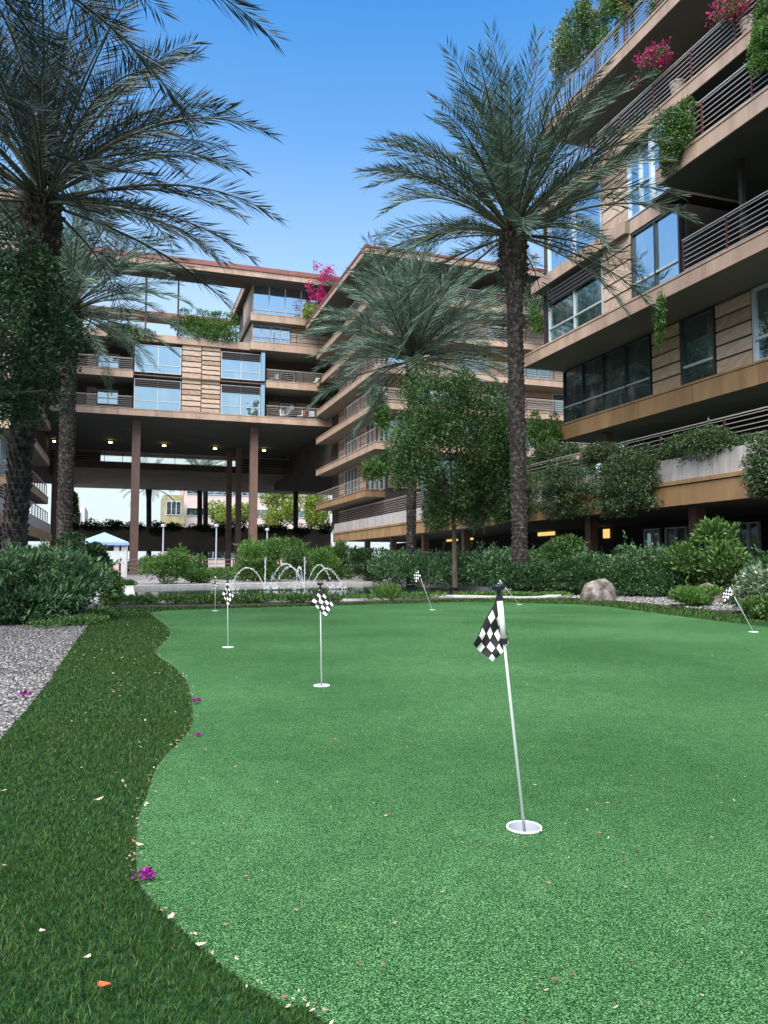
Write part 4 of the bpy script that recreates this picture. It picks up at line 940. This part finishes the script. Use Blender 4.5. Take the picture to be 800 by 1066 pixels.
gshrub('trimmed_shrub', 'dark green shrub low at the right edge below the pale leaved one', 'shrub', 770, 850, 612, 648, 11.8, 7000, (0.06, 0.03), M['midleaf'], 0.5)
gshrub('mounded_shrub', 'low light green bush in front of the small half hidden boulder', 'shrub', 695, 754, 607, 634, 15.6, 7000, (0.07, 0.025), M['lightleaf'], 0.5, up=0.6)
gshrub('dark_shrub', 'dark leafy shrub in the shade behind the variegated one', 'shrub', 770, 860, 560, 615, 18, 8000, (0.1, 0.05), M['darkleaf'], 0.9)
# ground cover (nobody could count it)
def ground_cover(name, pts, w, h, n, leaf, mat):
    o = hedge('', pts, w, h, n, leaf, mat, box=0.1, up=0.8, name=name); tag(o, kind='stuff')
tag(hedge('', [gd2(214, 43), gd2(300, 45), gd2(372, 44)], 1.9, 0.85, 14000, (0.13, 0.055), M['midleaf'], name='loose_hedge'), 'loose green hedge filling the gaps behind the fountain shrubs', 'hedge')
ground_cover('pond_edge_plants', [g2(118, 629.5), g2(170, 629.2), g2(240, 628.3), g2(300, 627.6), g2(345, 627)], 0.45, 0.18, 9000, (0.07, 0.025), M['midleaf'])
ground_cover('gravel_ground_cover', [g2(42, 655), g2(66, 654), g2(88, 650), g2(98, 640)], 0.38, 0.12, 5000, (0.045, 0.02), M['midleaf'])
ground_cover('pond_bank_plants', [g2(365, 625.5), g2(400, 624.5), g2(460, 622.5)], 0.3, 0.12, 2200, (0.08, 0.025), M['lightleaf'])
ground_cover('bank_ground_cover', [g2(478, 621), g2(510, 620.5), g2(560, 621), g2(590, 620.8)], 0.4, 0.1, 3000, (0.06, 0.03), M['lightleaf'])
gshrub('flowering_lily', 'tuft of lily leaves with small yellow flowers at the pond edge', 'plant', 388, 418, 612, 626, 17.6, 700, (0.2, 0.02), M['lightleaf'], 0.25, up=1.2, flowers=(M['limeleaf'], 60, 0.03), stem=False)
# ------------------------------------------------------------------ plants on the terraces and balconies
def xplant(name, label, cat, X, px0, px1, py0, py1, n, leaf, mat, dx_=0.5, zb=4.45, **kw):
    a, e = at_x(px0, py0, X), at_x(px1, py1, X)
    pm = (px0+px1)/2; zt_ = at_x(pm, py0, X)[2]; zl = at_x(pm, py1, X)[2]
    c = ((X), (a[1]+e[1])/2, (zt_+zl)/2); r = (dx_, abs(a[1]-e[1])/2, abs(zt_-zl)/2)
    kw.setdefault('stem', False)
    return shrub(name, label, cat, c, r, n, leaf, mat, z0=zb, **kw)
GC = 'shrubs spilling over the terrace planters'
VL = M['vineleaf']
xplant('trailing_shrub', 'dense dark shrub spilling over the planter just right of the tall palm trunk', 'shrub', 17.25, 562, 612, 480, 540, 16000, (0.085, 0.05), VL, 0.55, box=0.6, group=GC, hang=0.5, lobes=24, spread=0.62, sub=0.5, core=0.8, sprig=0.06)
xplant('trailing_shrub', 'broad cascading shrub hanging over the planter left of the bare concrete', 'shrub', 17.2, 624, 685, 468, 537, 20000, (0.085, 0.05), VL, 0.6, box=0.6, group=GC, hang=0.5, lobes=24, spread=0.62, sub=0.5, core=0.8, sprig=0.06)
xplant('trailing_shrub', 'cascading shrub at the right edge over the terrace planter', 'shrub', 17.2, 781, 838, 448, 518, 12000, (0.08, 0.045), VL, 0.6, box=0.55, group=GC, hang=0.5, lobes=20, spread=0.62, sub=0.5, core=0.8, sprig=0.06)
xplant('terrace_hedge', 'loose pale flecked hedge on top of the bare concrete planter', 'hedge', 17.75, 686, 790, 442, 478, 14000, (0.085, 0.045), VL, 0.5, group=GC, lobes=16, spread=0.8)
xplant('terrace_shrub', 'dark mound filling the planter between the two big cascades', 'shrub', 17.9, 606, 650, 460, 484, 6000, (0.085, 0.045), VL, 0.5, group=GC)
xplant('trailing_shrub', 'narrow cascade over the planter just left of the tall palm trunk', 'shrub', 17.2, 514, 537, 488, 545, 9000, (0.11, 0.06), VL, 0.5, box=0.55, group=GC, hang=0.5, lobes=20, spread=0.62, sub=0.5, core=0.8, sprig=0.06)
xplant('trailing_shrub', 'cascade hanging below the terrace rail behind the small tree trunk', 'shrub', 17.2, 478, 506, 502, 552, 9000, (0.12, 0.06), VL, 0.5, box=0.4, group=GC, hang=0.5)
xplant('trailing_shrub', 'column of ivy hanging over the planter left of the small tree trunk', 'shrub', 17.2, 444, 464, 500, 553, 7000, (0.13, 0.07), VL, 0.5, box=0.55, group=GC, hang=0.5, lobes=20, spread=0.62, sub=0.5, core=0.8, sprig=0.06)
xplant('terrace_shrub', 'leafy hedge on the planter behind the small tree', 'shrub', 17.8, 480, 522, 490, 520, 6000, (0.12, 0.06), VL, 0.6, group=GC)
xplant('terrace_shrub', 'light green shrub climbing at the end of the near building', 'shrub', 19.2, 550, 582, 430, 512, 11000, (0.12, 0.06), M['lightleaf'], 0.8, group=GC, lobes=24, sub=0.3, spread=0.95, core=0.4)
xplant('terrace_shrub', 'tall lime shrub on the terrace left of the tall palm trunk', 'shrub', 19.5, 506, 535, 425, 512, 9000, (0.14, 0.07), M['lightleaf'], 0.9, group=GC, lobes=24, sub=0.3, spread=0.95, core=0.4)
xplant('terrace_hedge', 'low hedge behind the terrace rail between the lime shrub and the cascades', 'hedge', 18.6, 560, 606, 458, 482, 4000, (0.1, 0.05), VL, 0.5, group=GC, lobes=16, spread=0.85)
xplant('trailing_shrub', 'ragged cascade partly hidden behind the tall palm trunk', 'shrub', 17.25, 530, 556, 494, 540, 7000, (0.1, 0.055), VL, 0.5, box=0.4, group=GC, hang=0.5)
xplant('trailing_vine', 'thin green vine dangling alone from the long balcony edge', 'vine', 17.62, 680, 694, 292, 372, 900, (0.11, 0.05), M['lightleaf'], 0.1, zb=10.75, hang=0.6, spread=0.85, sub=0.3, lobes=14)
xplant('trailing_vine', 'thick leafy vine cascading from the end of the projecting balcony', 'vine', 16.5, 682, 726, 106, 178, 9000, (0.085, 0.05), M['midleaf'], 0.45, zb=14.02, hang=0.5, lobes=14)
xplant('balcony_shrub', 'bright green leafy plant on the projecting balcony at the right edge', 'shrub', 16.5, 777, 830, 18, 78, 9000, (0.08, 0.045), M['lightleaf'], 0.4, zb=14.02)
xplant('balcony_shrub', 'dark fern on the upper balcony at the top right corner', 'shrub', 17.7, 786, 830, -10, 22, 4000, (0.1, 0.04), M['midleaf'], 0.4, zb=17.2)
xplant('bougainvillea', 'sparse magenta bougainvillea hanging from the third balcony rail', 'bougainvillea', 17.6, 664, 698, 48, 90, 700, (0.09, 0.05), M['midleaf'], 0.4, zb=17.2, flowers=(M['magenta'], 900, 0.075), fill=0.9)
xplant('bougainvillea', 'magenta bougainvillea in a pot at the very top right', 'bougainvillea', 17.6, 742, 784, -12, 22, 900, (0.08, 0.045), M['midleaf'], 0.4, zb=17.2, flowers=(M['magenta'], 800, 0.07), fill=0.9)
for (p0, p1, q0, q1, mt, lab, fl) in ((566, 604, 22, 84, 'paleleaf', 'silvery bush at the far end of the top balcony', None), (588, 634, -6, 66, 'midleaf', 'coral flowered climber on the top balcony beside the silvery bush', 'pink'), (626, 664, -30, 44, 'lightleaf', 'bright yellow green bush on the top balcony rail', None), (652, 700, -50, 26, 'midleaf', 'pink flecked bush at the top of the picture on the upper balcony', 'pink')):
    xplant('balcony_bush', lab, 'shrub', 17.9, p0, p1, q0, q1, 5200, (0.12, 0.06), M[mt], 0.5, zb=20.52, flowers=(M[fl], 420, 0.075) if fl else None, group='bushes on the top balcony', fill=0.95, core=0.4, lobes=18, sub=0.36, spread=1.0)
def pot(loc, r, h, label):
    o = MB().lathe([(0, 0), (r*0.7, 0), (r, h*0.9), (r*1.08, h*0.9), (r*1.08, h), (r*0.9, h), (r*0.85, h*0.85), (0, h*0.85)], 18, loc).build('flower_pot', M['pot']); tag(o, label, 'flower pot')
p = at_x(692, 78, 17.6); pot((18.15, p[1], 17.23), 0.26, 0.6, 'pale clay pot under the sparse magenta bougainvillea')
p = at_x(766, 20, 17.6); pot((18.15, p[1], 17.23), 0.28, 0.6, 'pale clay pot under the bougainvillea at the very top right')
# plants on the bridge building and wings
def yplant(name, label, cat, Y, px0, px1, py0, py1, n, leaf, mat, zb, dy_=0.8, **kw):
    a, e = at_y(px0, py0, Y), at_y(px1, py1, Y); c = (a+e)/2; kw.setdefault('stem', False)
    return shrub(name, label, cat, c, (abs(a[0]-e[0])/2, dy_, abs(a[2]-e[2])/2), n, leaf, mat, z0=zb, **kw)
yplant('roof_hedge', 'bright green hedge on the roof terrace of the bridge building', 'hedge', 70.9, 184, 250, 322, 360, 9000, (0.22, 0.08), M['lightleaf'], zf3+0.25, up=1.1, box=0.45, lobes=18, spread=0.7, core=0.75, sub=0.45)
yplant('roof_hedge', 'dull green hedge on the roof terrace behind the second palm crown', 'hedge', 70.9, 92, 160, 334, 362, 6000, (0.22, 0.1), M['midleaf'], zf3+0.25)
p = B(322, 330, 68.6)
yplant('bougainvillea', 'bright magenta bougainvillea where the bridge roof meets the stepped wing', 'bougainvillea', 68.6, 318, 352, 266, 322, 1500, (0.2, 0.1), M['magenta'], 18.2+2.7, dy_=0.7, fill=0.97, core=0.3, lobes=22, sub=0.28, spread=1.0, sprig=0.3)
yplant('balcony_shrub', 'yellow green shrub under the bright magenta bougainvillea', 'shrub', 69.2, 316, 330, 312, 336, 1500, (0.2, 0.1), M['limeleaf'], zt4)
for (p0, p1, q0, q1, Y, z, mt, lab) in ((384, 406, 421, 446, 52.0, WZ[1], 'midleaf', 'fern like palm on the balcony corner of the stepped wing'), (374, 404, 472, 500, 52.6, WZ[0], 'midleaf', 'fan palm plant on the lower balcony corner of the stepped wing'), (398, 430, 462, 510, 52.4, WZ[0], 'darkleaf', 'dark bush behind the fan palm plant on the lower balcony'), (386, 398, 402, 418, 52.4, WZ[2], 'paleleaf', 'sparse pale plant on the third balcony of the stepped wing'), (333, 362, 393, 420, 68.5, zf2, 'darkleaf', 'dark bush at the balcony end of the bridge building'), (540, 566, 268, 350, 52.0, WZ[4], 'paleleaf', 'pale flowering climber on the wing seen right of the tall palm trunk'), (550, 572, 320, 350, 51.6, WZ[3], 'lightleaf', 'green shrub on the wing balcony right of the tall palm trunk')):
    yplant('balcony_shrub', lab, 'shrub', Y, p0, p1, q0, q1, 1800, (0.26, 0.07), M[mt], z, up=0.6, dy_=0.6, sub=0.34, spread=0.95, core=0.35, sprig=0.3, flowers=(M['pink'], 60, 0.14) if mt == 'paleleaf' else None)
# balcony furniture on the bridge building
def chair(loc, rz, label, mat):
    r = empty('patio_chair', loc, label, 'chair', 'chairs on the bridge building balconies'); r.rotation_euler.z = rz
    MB().box(-0.3, 0.3, -0.28, 0.3, 0.38, 0.46).build('seat', mat, r, world=False); MB().box(-0.3, 0.3, 0.305, 0.38, 0.4, 0.95).build('backrest', mat, r, world=False)
    for a in (-0.27, 0.27):
        for e in (-0.25, 0.27): MB().box(a-0.025, a+0.025, e-0.025, e+0.025, 0, 0.376).build('leg', M['dark_trim'], r, world=False)
for i, (px, z, m_, lab) in enumerate(((296, zf1, 'white', 'pale chair left of the others on the lower bridge balcony'), (312, zf1, 'white', 'pale chair between two others on the lower bridge balcony'), (326, zf1, 'steel', 'grey chair on the lower bridge balcony near the wing'), (342, zf1, 'steel', 'last grey chair on the lower bridge balcony next to the wing'), (300, zf2, 'dark_trim', 'dark chair on the upper bridge balcony'), (330, zf2, 'white', 'white chair on the upper bridge balcony'), (284, zf1, 'dark_trim', 'dark chair next to the glass corner on the lower bridge balcony'), (304, zf1, 'dark_trim', 'dark chair among the pale ones on the lower bridge balcony'), (318, zf1, 'cushion', 'chair with a red cushion on the lower bridge balcony'), (344, zf2, 'steel', 'grey chair at the wing end of the upper bridge balcony'), (284, zf2, 'steel', 'grey chair beside the glass corner on the upper bridge balcony'))):
    chair((bx(px, 71.6), 71.6, z+0.03), random.uniform(0, 6), lab, M[m_])
# ------------------------------------------------------------------ boulders
def boulder(label, px0, px1, py0, d, seed):
    r = np.random.default_rng(seed); n1, n2 = 44, 26; c = at_d((px0+px1)/2, 588, d); w = (px1-px0)*d/1600; h = at_d(px0, py0, d)[2]
    V = []; K = norm(r.normal(size=(26, 3))); off = r.uniform(0.84, 1.0, 26)
    for i in range(n2+1):
        for j in range(n1):
            th = math.pi*i/n2; ph = 2*math.pi*j/n1; dv = np.array([math.sin(th)*math.cos(ph), math.sin(th)*math.sin(ph), math.cos(th)])
            rad = min(1.15, min(off[k]/max(1e-3, dv@K[k]) if dv@K[k] > 0.3 else 9 for k in range(26))); rad = min(rad, 1.03)+r.normal(0, 0.012)
            V.append(dv*rad*np.array([w, w*0.75, h*0.98])+np.array([0, 0, 0.0]))
    F = np.array([(i*n1+j, (i+1)*n1+j, (i+1)*n1+(j+1) % n1, i*n1+(j+1) % n1) for i in range(n2) for j in range(n1)])
    me = np_mesh('boulder', np.array(V), [F], M['boulder']); o = link('boulder', me); o.location = (c[0], c[1], 0.0); tag(o, label, 'boulder')
boulder('large grey brown boulder on the gravel before the dark hedge', 601, 644, 601, 18.3, 3)
boulder('small pale boulder half hidden behind the low light green bush', 718, 752, 606, 17.2, 9)
# ------------------------------------------------------------------ fountain
def jet(label, pts, w=0.008, n=150, splash=True):
    P = np.array([at_d(*p) for p in pts]); t = np.linspace(0, 1, len(P)); tt = rng.random(n); Q = np.stack([np.interp(tt, t, P[:, i]) for i in range(3)], 1)
    Q += rng.normal(0, 0.022, Q.shape)*(0.3+tt[:, None]); S = rng.uniform(0.004, 0.015, n)
    b = MB(); b.tube(P, [w*(1-0.6*i/len(P)) for i in range(len(P))], 6)
    if splash:
        k = 70; e = P[-1]; a = rng.uniform(0, 6.28, k); rr = abs(rng.normal(0, 0.25, k)); Q = np.concatenate([Q, np.c_[e[0]+np.cos(a)*rr, e[1]+np.sin(a)*rr, np.full(k, -0.05)+abs(rng.normal(0, 0.1, k))]]); S = np.r_[S, rng.uniform(0.006, 0.018, k)]
    k = len(Q); V = ICO[None]*S[:, None, None]*np.array([1, 1, 1.5])+Q[:, None]; F = (np.arange(k)[:, None, None]*12+ICOF[None]).reshape(-1, 3)
    V0 = np.array(b.v); F0 = [np.array([f for f in b.f if len(f) == 4]), F+len(V0)]
    o = link('fountain_jet', np_mesh('fountain_jet', np.concatenate([V0, V.reshape(-1, 3)]), F0, M['spray'], smooth=True)); tag(o, label, 'fountain jet', 'water jets of the pond fountain')
def arc(x0, y0, xm, ym, x1, y1, d):
    return [(x0+(x1-x0)*t, (1-t)**2*y0+2*t*(1-t)*(2*ym-(y0+y1)/2)+t*t*y1, d) for t in np.linspace(0, 1, 14)]
D0 = 27
jet('wide arc of water at the left side of the fountain', arc(276, 612, 256, 591, 240, 611, D0))
jet('tall upright water jet at the left of the fountain', [(276, 613, D0), (276.3, 597, D0), (276.6, 580.5, D0)], 0.02, 120, False)
jet('upright water jet at the right of the fountain', [(317, 613, D0+2), (317.2, 597, D0+2), (317.5, 580, D0+2)], 0.02, 120, False)
jet('low arc of water leaning left from the fountain middle', arc(316, 612, 297, 587, 280, 611, D0+1))
jet('high arc of water left of the fountain middle', arc(318, 612, 302, 590, 287, 610, D0+1))
jet('short steep arc of water in the fountain middle', arc(316, 612, 313, 590, 308, 611, D0+1))
jet('arc of water at the right side of the fountain', arc(319, 612, 332, 588, 346, 610, D0+2))
jet('flat arc of water furthest right in the fountain', arc(324, 612, 336, 592, 356, 610, D0+2))
# ------------------------------------------------------------------ flagsticks and cups
def flagstick(base, top_px, label, cloth, cell=5, knob=True):
    bpos = Vector([float(v) for v in base]); d = float(np.dot(np.array(base)-CAM, FW))
    top = Vector([float(v) for v in at_d(*top_px, d)])
    root = empty('flagstick', (bpos.x, bpos.y, bpos.z-0.06), label, 'flagstick', 'checkered flagsticks on the putting green')
    ax = (top-bpos); Lh = ax.length; u = ax.normalized(); P = lambda s: bpos+u*(Lh*s)
    MB().tube([P(-0.075), P(0.82), P(0.97)], [0.005, 0.0048, 0.0048], 10).build('pole', M['white'], root, True)
    MB().tube([P(0.77), P(0.93)], [0.0096, 0.0096], 12).build('sleeve', M['sleeve'], root, True)
    MB().tube([P(0.752), P(0.775)], [0.0125, 0.0125], 12).build('collar', M['black_plastic'], root)
    MB().tube([P(0.93), P(0.945), P(0.95), P(0.972), P(0.974), P(0.99), P(0.994)], [0.0115, 0.0115, 0.0068, 0.0068, 0.021, 0.023, 0.019], 14).build('knob', M['black_plastic'], root)
    # cloth: bilinear patch between four corners with soft folds
    A, Bc, Cc, Dc = [np.array(at_d(*c[:2], d+c[2])) for c in cloth]
    nu, nv = 5, 4; sub = 6; NU, NV = nu*sub, nv*sub
    mb = MB(); nrm = np.cross(Bc-A, Dc-A); nrm /= np.linalg.norm(nrm); Ls = np.linalg.norm(Bc-A)
    for j in range(NV+1):
        for i in range(NU+1):
            s, t = i/NU, j/NV; q = A*(1-s)*(1-t)+Bc*s*(1-t)+Cc*s*t+Dc*(1-s)*t
            q = q+nrm*Ls*(0.07*math.sin(t*7.0+s*2)*(0.25+0.75*s)+0.03*math.sin(s*9+t*3))
            mb.v.append(tuple(q))
    for j in range(NV):
        for i in range(NU):
            ci, cj = i//sub, j//sub; ii, jj = i % sub, j % sub
            w = (ci+cj) % 2 == 1 and 0 < ii and 0 < jj
            k = j*(NU+1)+i; mb.f.append((k, k+1, k+NU+2, k+NU+1)); mb.m.append(1 if w else 0)
    o = mb.build('flag', [M['black'], M['flagwhite']], root, True)
    return root
names = ['nearest tall flagstick with drooping checkered flag before the tall palm', 'middle flagstick with checkered flag wrapped round its sleeve', 'upright flagstick left of the wrapped one on the green', 'thin far upright flagstick in the far left corner of the green', 'far flagstick tilted left in front of the pond bank', 'far steeply tilted flagstick peeping from behind the nearest one', 'leaning flagstick at the right edge near the small boulder']
tops = [(518.5, 607), (333.5, 606), (237, 602), (224.5, 597), (434, 591), (518.5, 602), (757.5, 608)]
cl = [[(517.5, 622, 0.016), (491.5, 670, -0.01), (513, 689, 0.0), (530.5, 668.5, 0.02)],
      [(334, 613, -0.012), (322.5, 628, 0.03), (340, 641, -0.06), (347.5, 629, -0.03)],
      [(237, 608, -0.012), (230.5, 620, 0.03), (238, 630, -0.05), (243.5, 620, -0.03)],
      [(224.5, 601, -0.012), (221, 607, 0.03), (224, 613, -0.05), (227.5, 607, -0.03)],
      [(434.3, 593, -0.012), (430.5, 600, 0.03), (433.5, 606, -0.05), (438.5, 599, -0.03)],
      [(519.5, 605, -0.012), (516, 610, 0.03), (519, 616, -0.05), (524, 610, -0.03)],
      [(758.5, 611, -0.012), (751.5, 619, 0.03), (755, 626, -0.05), (763, 619, -0.03)]]
cupn = ['white cup sunk at the foot of the nearest tall flagstick', 'cup sunk at the foot of the middle flagstick', 'cup sunk at the foot of the upright flagstick left of the wrapped one', 'white cup in the far left corner of the green', 'white cup of the far tilted flagstick before the pond bank', 'white cup of the steeply tilted flagstick behind the nearest', 'white cup of the leaning flagstick at the right edge']
for i in range(7):
    flagstick(cups[i], tops[i], names[i], cl[i])
    c = cups[i]; m_ = MB().lathe([(CR-0.004, -0.11), (CR-0.003, 0.003), (CR+0.0015, 0.005), (CR+0.003, 0.001), (CR+0.001, -0.004), (CR-0.001, -0.11)], 28, (c[0], c[1], 0.0125)).lathe([(0, -0.1), (CR-0.003, -0.1)], 28, (c[0], c[1], 0.0125), 1)
    m_.m = [1 if i < 28 or i >= 28*5 else q for i, q in enumerate(m_.m)]
    tag(m_.build('golf_cup', [M['white'], M['cup_shade']], smooth=False), cupn[i], 'golf cup', 'cups in the putting green')
# ------------------------------------------------------------------ fallen petals and leaves
def bits(name, Q, s, mat, z):
    k = len(Q); P = np.c_[Q, z+rng.uniform(0.002, 0.012, k)]; a = rng.uniform(0, 6.28, k); D = np.c_[np.cos(a), np.sin(a), rng.normal(0, 0.25, k)]; D = norm(D)
    S = norm(np.cross(D, np.tile([0, 0, 1.0], (k, 1)))+rng.normal(0, 0.25, (k, 3))); L = s*rng.uniform(0.5, 1.5, k)[:, None]; W = L*rng.uniform(0.2, 0.6, k)[:, None]
    mid = P+D*L*0.5; V = np.stack([P, mid+S*W/2, P+D*L, mid-S*W/2], 1).reshape(-1, 3); V[:, 2] = np.maximum(V[:, 2], z+0.002)
    tag(link(name, np_mesh(name, V, [np.arange(k*4).reshape(k, 4)], mat)), kind='stuff')
def region(poly, n, box, notin=None):
    x0, x1, y0, y1 = box; q = rng.random((n*6, 2))*[x1-x0, y1-y0]+[x0, y0]; m = inside(q, poly)
    if notin is not None: m &= ~inside(q, notin)
    return q[m][:n]
near_g = region(green, 4200, (-1, 9, 1.2, 16)); bits('leaf_litter', near_g, 0.012, M['litter'], 0.012)
bits('brown_leaf_litter', region(green, 2200, (-1, 9, 1.2, 16)), 0.015, M['darklitter'], 0.012)
bits('petal_litter', np.concatenate([region(fringe, 90, (-3, 1.5, 2.2, 8), green), region(fringe, 420, (-3, 1.5, 5, 15), green)]), 0.018, M['litter'], 0.026)
E = np.array(left_edge); E = E[(E[:, 1] > 1.0)]; sl = np.linalg.norm(np.diff(E, axis=0), axis=1); seg = rng.choice(len(E)-1, 900, p=sl/sl.sum()); tt = rng.random((900, 1)); Q = E[seg]*(1-tt)+E[seg+1]*tt+rng.normal(0, 0.013, (900, 2))
bits('edge_litter', Q[:700], 0.011, M['litter'], 0.014)
def blossom(label, px, py, size, z=0.02):
    p = at_z(px, py, z); k = 60; D = sphere_dirs(k); D[:, 2] = abs(D[:, 2])*0.8; P = np.array(p)+D*rng.uniform(0.1, 0.5, (k, 1))*size*np.array([1.2, 0.8, 0.7])+np.array([0, 0, size*0.12])
    tag(link('fallen_blossom', leaf_mesh('fallen_blossom', P, D, size*0.3, size*0.24, M['purple'], up=0.1, rnd=1.2)), label, 'blossom', 'fallen leaves and blossoms')
def leaf_piece(name, label, cat, px, py, size, mat, z=0.03, n=1, curl=0.3):
    p = at_z(px, py, z); b = MB()
    for i in range(n):
        a = 2.4*i+px; r = size*(0.15 if n > 1 else 0); c = np.array([p[0]+math.cos(a)*r, p[1]+math.sin(a)*r, z]); d = np.array([math.cos(a), math.sin(a), 0]); s = np.array([-d[1], d[0], 0]); up = np.array([0, 0, 1])
        L = size*(0.6 if n > 1 else 1)
        rows = [(0, 0.12, 0), (0.3, 0.5, -curl*0.3), (0.65, 0.45, -curl*0.1), (1, 0.06, curl*0.35)]; k = len(b.v)
        for t, w, h in rows:
            for e in (-1, 0, 1): b.v.append(tuple(c+d*L*(t-0.3)+s*L*w*e*0.55+up*L*(curl*0.4+h+abs(e)*curl*0.35+(0.25*t if n > 1 else 0))))
        for q in range(3):
            for e in range(2): b.f.append((k+q*3+e, k+q*3+e+1, k+q*3+e+4, k+q*3+e+3)); b.m.append(0)
    tag(b.build(name, mat, smooth=True), label, cat, 'fallen leaves and blossoms')
blossom('magenta blossom lying on the turf edge nearest the camera', 150, 915, 0.05, 0.02)
blossom('magenta blossom on the turf edge at the widest bulge of the fringe', 205, 731, 0.05, 0.02)
blossom('small dark magenta blossom by the narrow point of the turf edge', 206, 766, 0.03, 0.016)
blossom('magenta blossom on the left gravel', 26, 724, 0.06, 0.03)
leaf_piece('fallen_leaf', 'orange red petal on the dark turf at the bottom left', 'petal', 106, 1027, 0.032, M['orange'], 0.034)
leaf_piece('fallen_leaf', 'cream leaf on the dark turf level with the nearest cup', 'leaf', 101, 834, 0.034, M['palepetal'], 0.032)
leaf_piece('fallen_leaf', 'cream petal on the dark turf below the nearest magenta blossom', 'petal', 43, 970, 0.022, M['palepetal'], 0.034)
leaf_piece('fallen_leaf', 'white petal on the dark turf just above the orange red one', 'petal', 92, 997, 0.022, M['palepetal'], 0.034)
leaf_piece('fallen_leaf', 'pale crumpled leaf on the turf edge below the nearest magenta blossom', 'leaf', 177, 957, 0.026, M['palepetal'], 0.022)
leaf_piece('fallen_leaf', 'pale leaf on the turf edge above the nearest magenta blossom', 'leaf', 147, 881, 0.028, M['palepetal'], 0.022)
leaf_piece('fallen_leaf', 'buff leaf on the turf edge at the bottom of the curve', 'leaf', 207, 985, 0.026, M['palepetal'], 0.022)
leaf_piece('fallen_leaf', 'orange petal on the open green between the fringe and the middle flagstick', 'petal', 349, 770, 0.025, M['orange'], 0.018)
leaf_piece('seed_pod', 'brown seed pod on the green at the bottom right', 'seed pod', 578, 1022, 0.022, M['brown'], 0.018, 3)
leaf_piece('fallen_leaf', 'tan leaf lying against the rim of the nearest cup', 'leaf', 563, 866, 0.02, M['palepetal'], 0.018)
# ------------------------------------------------------------------ sky and sun
SUN_EL, SUN_AZ = R_(56), R_(218)   # azimuth measured from +Y towards +X
w = bpy.data.worlds.new('World'); scene.world = w; w.use_nodes = True; nt = w.node_tree
sky = nt.nodes.new('ShaderNodeTexSky'); sky.sky_type = 'NISHITA'; sky.sun_disc = False; sky.sun_elevation = SUN_EL; sky.sun_rotation = SUN_AZ
sky.air_density = 1.1; sky.dust_density = 2.2; sky.ozone_density = 1.5
hs = nt.nodes.new('ShaderNodeHueSaturation'); hs.inputs['Saturation'].default_value = 1.5; hs.inputs['Value'].default_value = 1.1; hs.inputs['Hue'].default_value = 0.499
nt.links.new(sky.outputs[0], hs.inputs['Color'])
tcw = nt.nodes.new('ShaderNodeTexCoord'); sx = nt.nodes.new('ShaderNodeSeparateXYZ'); nt.links.new(tcw.outputs['Generated'], sx.inputs[0])
hz_ = nt.nodes.new('ShaderNodeValToRGB'); e = hz_.color_ramp.elements   # pale summer haze low in the sky
for p_, v_ in ((0.0, 0.97), (0.2, 0.86), (0.3, 0.6), (0.38, 0.38), (0.5, 0.14)):
    q_ = e.new(p_); q_.color = (v_, v_, v_, 1)
e.remove(e[0]); e[-1].position = 0.66; e[-1].color = (0, 0, 0, 1)
mw = nt.nodes.new('ShaderNodeMixRGB'); mw.inputs[2].default_value = (3.0, 3.45, 3.6, 1)
nt.links.new(sx.outputs['Z'], hz_.inputs['Fac']); nt.links.new(hz_.outputs['Color'], mw.inputs[0]); nt.links.new(hs.outputs[0], mw.inputs[1])
nt.links.new(mw.outputs[0], nt.nodes['Background'].inputs['Color']); nt.nodes['Background'].inputs['Strength'].default_value = 0.14
sd = bpy.data.lights.new('sun', 'SUN'); sd.energy = 4.0; sd.angle = R_(70); sd.color = (1.0, 0.96, 0.9)
so = bpy.data.objects.new('sun', sd); col.objects.link(so)
dirv = Vector((math.sin(SUN_AZ)*math.cos(SUN_EL), math.cos(SUN_AZ)*math.cos(SUN_EL), math.sin(SUN_EL)))
so.rotation_euler = dirv.to_track_quat('Z', 'Y').to_euler(); so.location = (0, 0, 60)
scene.view_settings.view_transform = 'Standard'; scene.view_settings.look = 'None'; scene.view_settings.exposure = 1.0; scene.view_settings.gamma = 1.0
